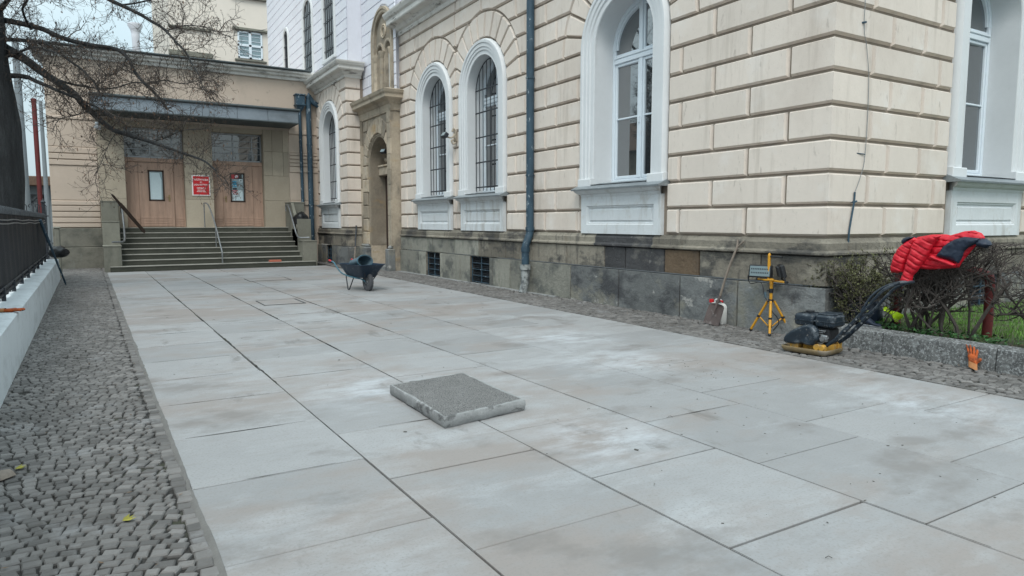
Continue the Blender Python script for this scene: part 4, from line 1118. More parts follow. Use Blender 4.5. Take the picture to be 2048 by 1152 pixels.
# sign
SG = thing('sign_board', (3.12, YA-.03, 2.52), 'red enamel notice with white lettering and pale border between the two doors', 'sign')
mb = MB(); T = lambda u, v, w: (u, YA-.035-w, v)
mb.prism([(2.82, 2.50), (3.42, 2.50), (3.42, 3.23), (2.82, 3.23)], T, 0, .03, .004); mb.build('backing', M['signwhite'], SG)
mb = MB(); mb.prism([(2.855, 2.535), (3.385, 2.535), (3.385, 3.195), (2.855, 3.195)], T, .031, .036); mb.build('panel', M['signred'], SG)
def lettering(parent, lines, T, mat, name='lettering'):
    for (txt, u, v, size, wmax) in lines:
        mb = MB()
        cu = bpy.data.curves.new('t', 'FONT'); cu.body = txt; cu.size = size; cu.align_x = 'CENTER'; cu.resolution_u = 3; cu.offset = size*.02
        ob = bpy.data.objects.new('t', cu); COL.objects.link(ob)
        dg = bpy.context.evaluated_depsgraph_get(); me = bpy.data.meshes.new_from_object(ob.evaluated_get(dg))
        xs = [p.co.x for p in me.vertices]; k = min(1, wmax/(max(xs)-min(xs)))
        mb.add([T(u+p.co.x*k, v+p.co.y, .0365) for p in me.vertices], [tuple(p.vertices) for p in me.polygons])
        bpy.data.objects.remove(ob); bpy.data.curves.remove(cu); bpy.data.meshes.remove(me)
        mb.build(name, mat, parent, recalc=False)
lettering(SG, [('POCZTA POLSKA', 3.12, 3.045, .085, .48), ('SA', 3.12, 2.965, .06, .2), ('URZĄD POCZTOWY', 3.12, 2.865, .08, .48), ('OPOLE 1', 3.12, 2.745, .075, .3)], T, M['signwhite'])
mb = MB()
for (u0, u1, v) in ((2.99, 3.08, 2.69), (3.09, 3.24, 2.69), (2.97, 3.03, 2.635), (3.045, 3.15, 2.635), (3.165, 3.27, 2.635)):
    mb.add([T(u0, v, .037), T(u1, v, .037), T(u1, v+.018, .037), T(u0, v+.018, .037)], [(0, 1, 2, 3)])
mb.build('small_print', M['signwhite'], SG, recalc=False)
# security camera
SC = thing('security_camera', (.0, YA-.1, 4.72), 'small white security camera under the canopy edge on the annex wall', 'camera')
mb = MB(); mb.box(-.06, .04, YA-.10, YA, 4.80, 4.90, .015); mb.tube([(-.01, YA-.08, 4.82), (0, YA-.16, 4.72)], .02, 8); mb.build('bracket', M['wfr'], SC)
mb = MB(); mb.tube([(-.06, YA-.12, 4.72), (.06, YA-.30, 4.66)], .05, 12); mb.box(-.08, .10, YA-.34, YA-.10, 4.70, 4.745, .01); mb.build('body', M['wfr'], SC, smooth=40)

# ---- floodlights on the facade
def flood(pos, yaw, lab, ornament):
    o = thing('floodlight', pos, lab, 'floodlight'); Mx = Matrix.Rotation(yaw, 4, 'Z') @ Matrix.Rotation(math.radians(35), 4, 'Y')
    mb = MB(); mb.box(-.09, .02, -.11, .11, -.07, .07, .015, M=Mx); mb.build('housing', M['iron'], o, local=True)
    mb = MB(); mb.add([Mx @ Vector(p) for p in ((-.093, -.095, -.055), (-.093, .095, -.055), (-.093, .095, .055), (-.093, -.095, .055))], [(0, 1, 2, 3)]); mb.build('lens', M['lens'], o, local=True, recalc=False)
    mb = MB()
    if ornament:
        mb.tube(smooth_path([(.02, -.02, -.02), (.12, -.08, -.04), (.2, -.08, .02), (.26, -.06, .12), (.2, -.06, .20), (.16, -.06, .12)], 5), .022, 8)
        mb.tube(smooth_path([(.2, -.08, .02), (.26, -.08, -.12), (.18, -.08, -.2), (.13, -.08, -.12), (.2, -.08, -.08)], 5), .022, 8); mb.box(.22, .30, -.12, .0, -.15, .15, .02)
        mb.build('scroll_bracket', M['sand'], o, local=True, smooth=40)
    else:
        mb.tube([(.02, 0, 0), (.2, 0, -.02)], .02, 8); mb.build('bracket', M['iron'], o, local=True)
flood((7.86, 16.53, 3.80), 0, 'small grey floodlight on a scrolled bracket between the two barred windows', True)
flood((8.10, 21.75, 3.85), .35, 'dark floodlight fixed in the arch above the portal door', False)

# ---- conductor wire on the corner
mb = MB()
wp = [(8.60, 5.555, 1.2), (8.61, 5.55, 1.45), (8.68, 5.55, 1.8), (8.69, 5.55, 1.95)]
mb.tube(smooth_path(wp, 5), .013, 6)
mb.tube(smooth_path([(8.69, 5.55, 1.95), (8.80, 5.55, 2.16), (8.88, 5.55, 2.46), (8.885, 5.55, 3.38), (8.80, 5.55, 3.85), (8.72, 5.55, 4.16), (8.73, 5.55, 5.2), (8.73, 5.55, 7)], 5), .0045, 6, 1)
for (x, z) in ((8.70, 1.82), (8.72, 4.16)): mb.tube([(x-.05, 5.62, z), (x, 5.545, z), (x+.03, 5.545, z+.01)], .014, 6)
mb.tube([(8.72, 5.57, 2.47), (8.88, 5.55, 2.46)], .007, 6)
tag(mb.build('conductor_cable', [M['pipe'], M['steel']], smooth=40), 'thin cable clipped up the pale corner of the rusticated wall', 'cable')

# ================================================================== left: low wall and fence
mb = MB()
rows = []
yy = -3.0
def wl(y): return -.775+DR*(y-3)                # right face of the low wall at its foot
while yy <= 22.2:
    x = wl(yy); j = .006*noise.noise((yy*1.5, 0, 5)); k = .006*noise.noise((yy*1.9, 4, 5))
    rows.append([(x-.46, yy, -.05), (x-.46, yy, .535), (x-.44, yy, .55+k), (x-.02, yy, .55+j), (x+.015, yy, .535+j), (x+.02+j, yy, .3), (x+.025, yy, -.05)]); yy += .2
mb.sweep(rows); mb.add(rows[-1], [tuple(range(7))]); mb.add(rows[0], [tuple(range(7))])
tag(mb.build('low_wall', M['wallwhite'], smooth=50, recalc=False), 'low white painted wall carrying the black fence', 'wall')
FN = thing('black_fence', (wl(12)-.25, 12, .55), 'black sheeted iron fence standing on the low white wall', 'fence')
fx = lambda y: wl(y)-.25
mb = MB(); y = -2.0; ye = 22.0
rows = []
while y <= ye:
    rows.append([(fx(y)+.012*math.sin(y*9)+.02*noise.noise((y*2, z, 1)), y, z) for z in (.585, .8, 1.0, 1.2, 1.4, 1.6, 1.70)]); y += .07
mb.sweep(rows); mb.build('sheet', M['fence'], FN, recalc=False, smooth=60)
mb = MB()
rows = []; y = -2
while y <= ye:
    w_ = .035+.012*noise.noise((y*6, 1, 1)); rows.append([(fx(y)-w_, y, 1.66), (fx(y)+w_, y, 1.66), (fx(y)+w_*1.1, y, 1.73), (fx(y)+w_*.6, y, 1.765+.01*noise.noise((y*8, 3, 1))), (fx(y)-w_, y, 1.74), (fx(y)-w_, y, 1.66)]); y += .05
mb.sweep(rows); mb.build('top_rail', M['fencetop'], FN, recalc=False, smooth=50)
mb = MB()
for z, o in ((1.58, .05), (1.53, .055)): mb.tube([(fx(y_)+o, y_, z+.008*math.sin(y_*2.1)) for y_ in [-2+.8*i for i in range(30)]], .008, 6)
mb.build('wire', M['steel'], FN)
mb = MB()
for z in (.63, .70): mb.tube([(fx(-2)+.02, -2, z), (fx(ye)+.02, ye, z)], .016, 6)
mb.build('bottom_rail', M['iron'], FN)
y = 5.0
while y < ye:
    mb = MB(); mb.box(fx(y)+.0, fx(y)+.05, y-.02, y+.02, .54, .72, .004); mb.box(fx(y)-.04, fx(y)-.01, y-.02, y+.02, .54, 1.7, .004); mb.build('post', M['iron'], FN); y += 1.42
mb = MB(); mb.box(fx(22.1)-.04, fx(22.1)+.04, 22.05, 22.13, .5, 2.05, .01); mb.lathe([(.05, 2.05), (.06, 2.08), (.03, 2.12), (0, 2.18)], 10, M=Matrix.Translation((fx(22.1), 22.09, 0))); mb.build('post', M['iron'], FN)
# ornamental railing behind it
RL = thing('ornamental_railing', (-2.4, 23.2, 0), 'old scrolled iron railing beyond the end of the black fence', 'railing')
mb = MB(); mb.tube([(-4.6, 23.2, 1.72), (-1.3, 23.2, 1.72)], .018, 6); mb.tube([(-4.6, 23.2, .5), (-1.3, 23.2, .5)], .018, 6); mb.build('rail', M['iron'], RL)
for i in range(22):
    x = -4.5+.15*i; mb = MB()
    mb.tube(smooth_path([(x, 23.2, .4), (x, 23.2, 1.85), (x+.01, 23.2, 1.98), (x-.05, 23.2, 2.05), (x-.10, 23.2, 2.0), (x-.07, 23.2, 1.95)], 4), .012, 6); mb.build('bar', M['iron'], RL)
# post, sack and leaning pole at the end of the wall
mb = MB(); mb.box(-1.17, -1.05, 22.9, 23.1, -.05, 1.36, .02); mb.box(-1.20, -1.02, 22.88, 23.12, 1.36, 1.42, .02); tag(mb.build('stone_post', M['cheek']), 'short grey stone post at the end of the low white wall', 'post')
lumpy('tarpaulin_bundle', (-1.08, 22.35, .72), (.24, .26, .17), M['bag'], 8, 'black tarpaulin bundle with a pale stripe lying on the end of the white wall', 'bundle')
mb = MB(); a, b = Vector((-.85, 19.95, 0)), Vector((fx(18.9)+.06, 18.9, 1.60)); 
mb.tube([a, a.lerp(b, .05), a.lerp(b, .7)], [.008, .022, .026], 10); mb.tube([a.lerp(b, .69), a.lerp(b, 1)], .034, 10); mb.tube([a.lerp(b, .68), a.lerp(b, .70)], .04, 10)
tag(mb.build('leaning_pole', M['pipe'], smooth=40), 'dark blue pole leaning against the black fence with its tip on the cobbles', 'pole')
# glove on the wall
def px_glove(mb, T, s=1.0, step=.008):
    pal = [(-.045, 0), (.045, 0), (.052, .05), (.05, .10), (-.05, .10), (-.055, .05)]
    inflate(mb, [(u*s, v*s) for u, v in pal], T, .022*s, step, .03*s, back=.6)
    for i, (x, l, a) in enumerate(((-.042, .075, .28), (-.015, .088, .08), (.013, .085, -.08), (.040, .070, -.22))):
        c, sn = math.cos(a), math.sin(a); P = []
        for (u, v) in ((-.0135, -.02), (.0135, -.02), (.0125, l*.8), (.006, l), (-.006, l), (-.0125, l*.8)): P.append(((x+u*c-v*sn)*s, (.10+u*sn+v*c)*s))
        inflate(mb, P, T, .013*s, step, .013*s, back=.8)
    P = []
    for (u, v) in ((-.014, -.03), (.015, -.03), (.014, .045), (.006, .062), (-.006, .062), (-.014, .045)): c, sn = math.cos(-.75), math.sin(-.75); P.append(((.050+u*c-v*sn)*s, (.045+u*sn+v*c)*s))
    inflate(mb, P, T, .014*s, step, .014*s, back=.8)
def glove(loc, ax, ay, lab, bend=0):
    o = thing('work_glove', loc, lab, 'glove', 'orange work gloves'); az = ax.cross(ay)
    def T(u, v, w): return ax*u+ay*v+az*(w+bend*max(0, v)**2*6)
    mb = MB(); px_glove(mb, T, 1.05); mb.build('hand', M['orange'], o, local=True, smooth=60)
    mb = MB()
    rows = [[T(.05*math.cos(t), v, .024*math.sin(t)+.004)*1.0 for t in [2*PI*i/16 for i in range(17)]] for v in (.01, -.035, -.055, -.06)]
    mb.sweep(rows); mb.build('cuff', M['cuff'], o, local=True, smooth=60); return o
glove((7.85, 3.59, .055), Vector((-.12, -.93, -.26)).normalized(), Vector((.33, .24, .90)).normalized(), 'orange work glove propped fingers up against the grey kerb')
glove((-.99, 9.35, .575), Vector((.2, .98, 0)).normalized(), Vector((.98, -.2, 0)).normalized(), 'orange work glove lying flat on the low white wall')

# ================================================================== far things
RB = thing('rear_building', (10, 46, 0), 'tall beige rendered building rising behind the annex roof', 'building')
mb = MB()
def rect(u0, u1, z0, z1, y, m=0): mb.add([(u0, y, z0), (u1, y, z0), (u1, y, z1), (u0, y, z1)], [(0, 1, 2, 3)], m)
mb.box(3.85, 20, 45, 58, 0, 24, 0)
mb.build('wall', M['rear'], RB)
mb = MB()
for (x0, x1, y_, z0, z1) in ((3.78, 6.1, 44.86, 12.75, 12.91), (3.75, 6.1, 44.8, 11.2, 11.5), (7.35, 9.2, 44.85, 11.30, 11.42), (7.25, 9.3, 44.8, 13.12, 13.28), (7.2, 9.3, 44.8, 15.0, 15.12)):
    mb = MB(); mb.box(x0, x1, y_, 45, z0, z1, .03); mb.build('ledge', M['cheek'], RB)
def rearwin(x0, x1, z0, z1):
    mb = MB(); f = lambda a, b, c, d, yy=44.93: mb.box(a, b, yy, 45.02, c, d, .01)
    mx_ = (x0+x1)/2; mz = z0+(z1-z0)*.48
    f(x0, x0+.10, z0, z1); f(x1-.10, x1, z0, z1); f(mx_-.08, mx_+.08, z0, z1); f(x0, x1, z0, z0+.10); f(x0, x1, z1-.10, z1); f(x0, x1, mz-.06, mz+.08)
    for k in range(1, 3):
        for (a, b) in ((z0, mz), (mz, z1)): z = lerp(a, b, k/3); f(x0, x1, z-.015, z+.015, 44.96)
    wn = mb.build('window', M['wfr'], RB)
    mb = MB(); mb.add([(x0, 44.985, z0), (x1, 44.985, z0), (x1, 44.985, z1), (x0, 44.985, z1)], [(0, 1, 2, 3)]); mb.build('pane', M['glassb'], wn, recalc=False)
rearwin(7.55, 8.98, 11.48, 13.08); rearwin(7.55, 8.98, 15.15, 16.9)
mb = MB(); mb.lathe([(.26, 0), (.26, 15.3), (.30, 15.5), (.27, 15.6), (.34, 15.9), (.52, 16.25), (.50, 16.4), (.30, 16.2), (0, 16.1)], 18, M=Matrix.Translation((2.82, 60, 0)))
tag(mb.build('white_chimney', M['chim'], smooth=40), 'slender white chimney with a flared top showing above the annex roof', 'chimney')
mb = MB(); mb.lathe([(.065, 0), (.065, 5.2), (.075, 5.2), (.075, 5.28), (0, 5.3)], 12, M=Matrix.Translation((-1.62, 25.6, 0)))
tag(mb.build('red_post', M['redpaint'], smooth=40), 'tall red painted post standing close to the corner of the annex', 'post')
for (x, y, r, h, lab) in ((-3.1, 40, .17, 10, 'pale concrete mast seen just beyond the tree trunk'), (-2.95, 52, .12, 9, 'pale concrete mast seen close behind the tall red post')):
    mb = MB(); mb.lathe([(r*1.15, 0), (r, h*.5), (r*.8, h), (0, h)], 12, M=Matrix.Translation((x, y, 0)))
    tag(mb.build('concrete_mast', M['polec'], smooth=40), lab, 'mast', 'concrete masts beyond the fence')
SH = thing('platform_shed', (-6, 62, 0), 'distant low shed with a brown roof and dark glazing beyond the railing', 'shed')
mb = MB(); mb.box(-16, -2.2, 62, 72, 0, 4.2); mb.build('wall', M['polec'], SH)
mb = MB(); mb.box(-16.5, -1.9, 61, 73, 4.2, 4.9, .05); mb.build('roof', M['rust'], SH)
for i in range(7):
    mb = MB(); x = -15+1.75*i; mb.box(x, x+1.1, 61.95, 62, 1.2, 3.6); mb.build('window', M['glassu'], SH)
wl_ = [((-3.1, 40, 8.6), (-30, 46, 8.9)), ((-3.1, 40, 7.4), (-30, 46, 7.9)), ((-3.1, 40, 5.2), (-30, 48, 5.6)), ((-2.95, 52, 7.4), (-3.1, 40, 6.4)), ((-3.1, 40, 9.3), (12, 44.8, 14.4))]
for i, (a, b) in enumerate(wl_):
    mb = MB(); a = Vector(a); b = Vector(b); mb.tube([a.lerp(b, t/12)-Vector((0, 0, .5*math.sin(PI*t/12))) for t in range(13)], .012, 5)
    tag(mb.build('overhead_wire', M['iron']), 'thin overhead wire crossing the sky at the concrete masts', 'wire', 'overhead wires')
# ================================================================== planting bed on the right
mb = MB()
for i, (a, b) in enumerate([(5.36, 4.62), (4.61, 3.41), (3.40, 2.2), (2.19, 1.0), (.99, -.2), (-.21, -3)]):
    rows = []; n = 12
    for k in range(n+1):
        y = lerp(a, b, k/n); e = .008*noise.noise((y*4, i, 1)); f = .008*noise.noise((y*5, i, 7))
        rows.append([(7.90+e, y, -.04), (7.915+e, y, .12), (7.93+f, y, .225+f), (7.945, y, .235+f), (8.085, y, .255+e), (8.10, y, .24), (8.10, y, .0)])
    mb.sweep(rows); mb.add(rows[0], [tuple(range(7))]); mb.add(rows[-1], [tuple(range(7))])
structure(mb.build('kerb', M['kerb'], smooth=40, recalc=False))
mb = MB(); rows = []
for i in range(30):
    x = 8.09+.05*i if i < 20 else 9.09+(i-20)*1.2
    rows.append([(x, y, .20+.02*noise.noise((x*3, y*3, 0))+(.01*noise.noise((x*9, y*9, 0)))) for y in [5.54-.25*k for k in range(36)]])
mb.sweep(rows); structure(mb.build('garden_soil', M['soil'], smooth=180, recalc=False))
mb = MB()
for i in range(15000):
    x = 8.55+abs(R.gauss(0, 1.0))*3; y = R.uniform(1.0, 5.5)
    if x < 8.9 and R.random() < .6: continue
    h = R.uniform(.03, .085); a = R.uniform(0, 2*PI); l = R.uniform(-.04, .04); w_ = .0045
    dx, dy = math.cos(a)*w_, math.sin(a)*w_; z = .195+.02*noise.noise((x*3, y*3, 0))
    mb.add([(x-dx, y-dy, z), (x+dx, y+dy, z), (x-dy*l*90*.1+l*.6, y+l, z+h)], [(0, 1, 2)])
structure(mb.build('grass', M['grassm'], recalc=False), 'stuff')

def leaf(mb, p, d, l, w, m=0, up=Vector((0, 0, 1))):
    d = d.normalized(); s = d.cross(up)
    if s.length < .05: s = d.orthogonal()
    s.normalize(); n = s.cross(d)
    mb.add([p, p+d*l*.5+s*w*.5-n*w*.12, p+d*l, p+d*l*.5-s*w*.5-n*w*.12], [(0, 1, 2, 3)], m)
def rvec(): 
    while 1:
        v = Vector((R.uniform(-1, 1), R.uniform(-1, 1), R.uniform(-1, 1)))
        if .05 < v.length < 1: return v.normalized()
mb = MB()
for i in range(900):
    y = R.uniform(2.2, 5.3); x = 8.14+abs(R.gauss(0, .16))
    if noise.noise((x*2, y*1.6, 9)) < -.12: continue
    p = Vector((x, y, .2+R.random()*.10)); v = rvec(); v.z = abs(v.z)*.5; leaf(mb, p, v, R.uniform(.04, .075), R.uniform(.03, .05))
structure(mb.build('ground_ivy', M['ivy'], recalc=False), 'stuff')
mb = MB()
for i in range(260):
    y = R.uniform(2.5, 5.3); x = 8.12+abs(R.gauss(0, .25)); leaf(mb, Vector((x, y, .215)), Vector((R.uniform(-1, 1), R.uniform(-1, 1), R.uniform(-.2, .4))), R.uniform(.04, .07), .035)
structure(mb.build('leaf_litter', M['leafb'], recalc=False), 'stuff')

def shrub(name, base, n, h, spread, lab, leaves=0, lean=(0, 0), flat=None, seed=1, rows=2.6):
    rr = random.Random(seed); o = thing(name, base, lab, 'shrub', 'hedge shrubs behind the kerb')
    mb = MB(); lf = MB(); B = Vector(base)
    def limb(p, d, r, L, lev):
        k = 4; pts = [p]; q = p
        for i in range(k):
            d = (d+Vector((rr.gauss(0, .22), rr.gauss(0, .22), rr.gauss(.02, .16)))).normalized()
            q = q+d*L/k
            if flat and q.z > flat: q = Vector((q.x, q.y, flat-rr.random()*.05)); d.z *= -.1
            if q.x < 8.10: q.x = 8.10+.04*rr.random()
            pts.append(q)
        mb.tube(pts, [lerp(r, r*.62, i/k) for i in range(k+1)], 5 if lev < 2 else 3, cap=False)
        if lev < 3:
            m = (5, 5, 4)[lev]
            for i in range(m):
                t = rr.uniform(.45, 1); j = min(k-1, int(t*k)); pp = pts[j].lerp(pts[j+1], t*k-j)
                dd = (d*.7+Vector((rr.gauss(0, .75), rr.gauss(0, .75), rr.gauss(.25, .5)))).normalized()
                limb(pp, dd, r*.58, L*rr.uniform(.45, .72), lev+1)
        elif leaves:
            for i in range(leaves):
                pp = pts[rr.randrange(1, k+1)]; v = Vector((rr.gauss(0, 1), rr.gauss(0, 1), rr.gauss(.5, .7))); leaf(lf, pp, v, rr.uniform(.018, .034), rr.uniform(.010, .016))
    for i in range(n):
        a = rr.uniform(0, 2*PI); p = B+Vector((.07*math.cos(a), .14*math.sin(a), -.03))
        d = Vector((spread*math.cos(a)*.7+lean[0], spread*math.sin(a)*1.1+lean[1], 1)).normalized()
        limb(p, d, rr.uniform(.012, .024), h*rr.uniform(.5, .72), 0)
    mb.build('stems', M['twig'], o, recalc=False)
    if leaves: lf.build('foliage', M['olive'], o, recalc=False)
shrub('shrub', (8.42, 5.02, .2), 11, 1.02, .62, 'olive leafed shrub at the building corner behind the compactor', 13, lean=(.0, .25), flat=1.25, seed=3)
shrub('shrub', (8.36, 4.46, .2), 7, 1.2, .30, 'bare dark stemmed shrub carrying the sleeves of the red jacket', 0, flat=1.33, seed=5)
shrub('shrub', (8.34, 4.02, .2), 7, 1.2, .22, 'bare dark shrub beneath the collar of the red jacket', 0, flat=1.33, seed=8)
shrub('shrub', (8.5, 3.0, .2), 6, 1.2, .55, 'bare twiggy shrub beside the red hoop rail at the edge of the lawn', 0, flat=1.24, seed=12)

# red hoop rail
mb = MB()
hp = [(8.8, 4.96, .1), (8.8, 4.96, .80), (8.8, 4.91, .92), (8.8, 4.78, .97), (8.8, 4.10, .97), (8.8, 3.97, .94), (8.8, 3.90, .84), (8.8, 3.90, .1)]
mb.tube(smooth_path(hp, 6), .052, 14)
tag(mb.build('hoop_rail', M['redpaint'], smooth=40), 'red painted tubular hoop rail standing in the lawn behind the shrubs', 'rail')

# puffer jacket on the hedge
JK = thing('puffer_jacket', (8.04, 4.2, .95), 'red quilted puffer jacket with navy panels draped over the hedge', 'jacket')
JX = 8.04
def jp(x, y):
    p = at(1740+x/4.607, 450+y/4.608, 0, JX); return (-p.y, p.z)
def TJ(off): return lambda u, v, w: (JX-off-w+.10*max(0, v-1.28), -u, v)
def quilt(ang, sp, ph=0):
    c, s = math.cos(ang), math.sin(ang)
    def q(u, v):
        t = ((u*c+v*s+.012*math.sin(u*9+v*7))/sp+ph) % 1; d = min(t, 1-t)*sp
        return 1-.34*math.exp(-(d/.0055)**2)+.12*noise.noise((u*20+v*9, v*20, 2))
    return q
def wv(k): return lambda u, v: .022*noise.noise((u*6, v*6, k))+.011*noise.noise((u*14+v*5, v*14, k))+.004*noise.noise((u*35, v*35, k))
def jpart(name, pts, off, thick, mat, q=None, rad=.05, k=1, parent=JK):
    mb = MB(); inflate(mb, [jp(*p) for p in pts], TJ(off), thick, .0115, rad, q, back=.6, wave=wv(k))
    return mb.build(name, M[mat], parent, smooth=70)
bodyp = [(420, 400), (335, 330), (300, 230), (345, 160), (440, 110), (560, 88), (690, 86), (735, 95), (860, 58), (960, 50), (1020, 75), (1052, 120), (960, 210), (880, 300), (835, 370), (820, 392), (700, 402), (560, 410)]
jpart('body', bodyp[::-1], .0, .055, 'jred', quilt(PI/2-.12, .07), .06, 2)
jpart('lining_panel', [(640, 283), (668, 250), (705, 200), (750, 162), (805, 132), (900, 108), (1043, 122), (1010, 170), (940, 205), (900, 240), (885, 290), (850, 352), (745, 315)][::-1], .07, .045, 'jnavy', None, .05, 3)
jpart('hem', [(600, 270), (640, 288), (745, 322), (838, 362), (822, 390), (760, 372), (640, 325), (590, 300)][::-1], .085, .04, 'jred', None, .03, 4)
jpart('collar', [(1000, 165), (1035, 122), (1085, 128), (1120, 150), (1142, 182), (1092, 217), (1040, 205), (1005, 200)][::-1], .03, .09, 'jnavy', None, .05, 5)
jpart('sleeve', [(208, 437), (215, 370), (235, 290), (268, 225), (310, 180), (365, 142), (430, 112), (455, 135), (425, 185), (398, 240), (368, 300), (345, 360), (330, 432), (270, 438)][::-1], .04, .052, 'jred', quilt(1.10, .068), .05, 6)
jpart('sleeve', [(315, 515), (330, 460), (372, 350), (400, 262), (415, 200), (450, 140), (540, 100), (650, 90), (700, 95), (650, 140), (612, 200), (570, 280), (530, 340), (480, 415), (432, 465), (417, 537), (360, 530)][::-1], .075, .058, 'jred', quilt(1.06, .068), .055, 7)
jpart('cuff', [(308, 172), (306, 135), (335, 112), (440, 104), (425, 118), (370, 140), (330, 180)][::-1], .02, .06, 'jnavy', None, .03, 8)

# hi-vis cloth, dark bag and boot behind the kerb
mb = MB()
def hv(x, y): p = at(1540+x/6.4, 600+y/6.4, 0, 8.3); return (-p.y, p.z)
inflate(mb, [hv(*p) for p in [(1455, 90), (1500, 80), (1560, 130), (1640, 150), (1700, 190), (1690, 230), (1650, 250), (1640, 290), (1610, 280), (1590, 210), (1540, 175), (1470, 130)][::-1]], lambda u, v, w: (8.3-w, -u, v), .07, .012, .05, wave=lambda u, v: .05*noise.noise((u*14, v*14, 1)))
tag(mb.build('hi_vis_vest', M['hivis'], smooth=60), 'bright yellow hi-vis vest crumpled among the shrub stems', 'vest')
lumpy('work_bag', (8.35, 5.12, .40), (.17, .22, .22), M['jnavy'], 21, 'dark navy work bag standing in the bed behind the compactor handle', 'bag')
BT = thing('work_boot', (8.16, 4.92, .24), 'dark work boot with a grey sole lying on the end of the kerb', 'boot')
mb = MB(); rows = []
for (y, w_, z0, z1) in ((5.06, .01, .27, .29), (5.05, .04, .265, .34), (4.98, .045, .265, .40), (4.93, .045, .265, .36), (4.86, .05, .265, .31), (4.80, .045, .265, .30), (4.77, .02, .27, .285)):
    rows.append([(8.15+w_*math.cos(t), y, (z0+z1)/2+(z1-z0)/2*math.sin(t)) for t in [2*PI*i/12 for i in range(13)]])
mb.sweep(rows); mb.build('upper', M['jnavy'], BT, smooth=60)
mb = MB(); P = [(8.15+.055*math.cos(t)*(1+.15*math.sin(t)), 4.915+.155*math.sin(t)) for t in [2*PI*i/20 for i in range(20)]]
mb.prism(P, lambda u, v, w: (u, v, w), .245, .275, .005); mb.build('sole', M['steel'], BT)

# ================================================================== plate compactor
PC_ = thing('plate_compactor', (6.985, 5.03, .004), 'dusty plate compactor with navy belt guard, black engine and yellow base plate', 'compactor', rz=math.radians(-83))
def rrect(x0, x1, y0, y1, r, n=5):
    P = []
    for (cx, cy, a) in ((x1-r, y1-r, 0), (x0+r, y1-r, PI/2), (x0+r, y0+r, PI), (x1-r, y0+r, 1.5*PI)):
        P += [(cx+r*math.cos(a+PI/2*i/n), cy+r*math.sin(a+PI/2*i/n)) for i in range(n+1)]
    return P
mb = MB(); O = rrect(-.29, .29, 0, .46, .07)
rows = []
for d, z in ((.075, 0), (.035, .004), (.008, .03), (0, .055), (.0, .066), (.012, .068), (.018, .055), (.04, .028), (.08, .022)):
    rows.append([(x, y, z) for x, y in inset(O, d)])
cols = [list(q) for q in zip(*rows)]
mb.sweep(cols, closed=True); q = inset(O, .08); mb.add([(x, y, .022) for x, y in q], [tuple(range(len(q)))]); q = inset(O, .075); mb.add([(x, y, 0) for x, y in q], [tuple(range(len(q)))[::-1]])
mb.build('base_plate', M['tanplate'], PC_, local=True, smooth=35)
mb = MB(); mb.box(-.05, .24, .10, .40, .022, .12, .015); mb.tube([(-.12, .04, .09), (-.12, .42, .09)], .055, 14); mb.box(.12, .25, .05, .11, .05, .13, .012); mb.tube([(.16, .02, .10), (.16, .12, .10)], .035, 12); mb.tube([(.22, .02, .09), (.22, .12, .09)], .03, 12)
mb.box(.20, .27, .34, .42, .05, .15, .01)
mb.build('exciter_housing', M['yellowd'], PC_, local=True, smooth=35)
mb = MB(); G = [(-.25, .115), (-.25, .16), (-.225, .205), (-.16, .26), (-.085, .305), (-.015, .338), (.053, .356), (.12, .338), (.163, .29), (.175, .19), (.13, .112), (.06, .105), (-.015, .115), (-.09, .10), (-.16, .095), (-.225, .095)]
inflate(mb, G[::-1], lambda u, v, w: (u, .055-w, v), .05, .012, .032, back=1.4, wave=lambda u, v: .014*noise.noise((u*9, v*9, 4)))
mb.build('belt_guard', M['navy'], PC_, local=True, smooth=45)
mb = MB(); mb.box(-.03, .25, .13, .38, .12, .31, .02); mb.build('engine_block', M['black'], PC_, local=True)
mb = MB()
for i in range(7): mb.box(.055, .20, .085, .14, .15+.022*i, .16+.022*i, .002)
mb.tube([(.10, .10, .12), (.10, .10, .30)], .045, 12); mb.box(.17, .25, .08, .13, .16, .24, .01); mb.tube([(.21, .1, .20), (.21, .05, .20)], .03, 12); mb.tube([(.03, .09, .17), (.2, .07, .14), (.27, .09, .22)], .008, 6)
for (x, z) in ((.06, .30), (.15, .27), (.22, .29), (.13, .19)): mb.tube([(x, .095, z), (x, .075, z)], .012, 8)
mb.build('cylinder_fins', M['steel'], PC_, local=True, smooth=35)
mb = MB()
TKK = rrect(-.19, .065, .12, .42, .05)
rows = [[(x, y, z) for x, y in inset(TKK, d)] for d, z in ((.03, .315), (.005, .33), (0, .36), (0, .375), (-.008, .378), (-.008, .388), (0, .39), (.0, .43), (.012, .452), (.035, .462), (.08, .466))]
mb.sweep([list(q) for q in zip(*rows)], closed=True); q = inset(TKK, .08); mb.add([(x, y, .466) for x, y in q], [tuple(range(len(q)))])
tk = mb.build('fuel_tank', M['navy'], PC_, local=True, smooth=40)
mb = MB(); mb.lathe([(.045, .46), (.047, .485), (.04, .492), (0, .493)], 14, M=Matrix.Translation((-.06, .27, 0))); mb.build('tank_cap', M['black'], tk, local=True, smooth=35)
mb = MB(); mb.box(.08, .31, .11, .40, .325, .47, .025); mb.box(.10, .29, .13, .38, .465, .488, .015); mb.box(.07, .315, .105, .405, .385, .395, .003)
for i in range(6): mb.box(.105+.03*i, .12+.03*i, .106, .115, .34, .38, .002)
mb.build('air_filter_cover', M['navy'], PC_, local=True)
mb = MB()
for y in (.10, .36):
    mb.tube([(.24, y, .12), (.34, y, .20), (.47, y, .36)], .021, 10)
    mb.tube(smooth_path([(.36, y+.005, .21), (.66, y, .585), (.76, y, .72), (.86, y, .83), (1.0, y, .90)], 5), .016, 10)
    mb.tube([(.44, y, .31), (.62, y, .53)], .024, 10)
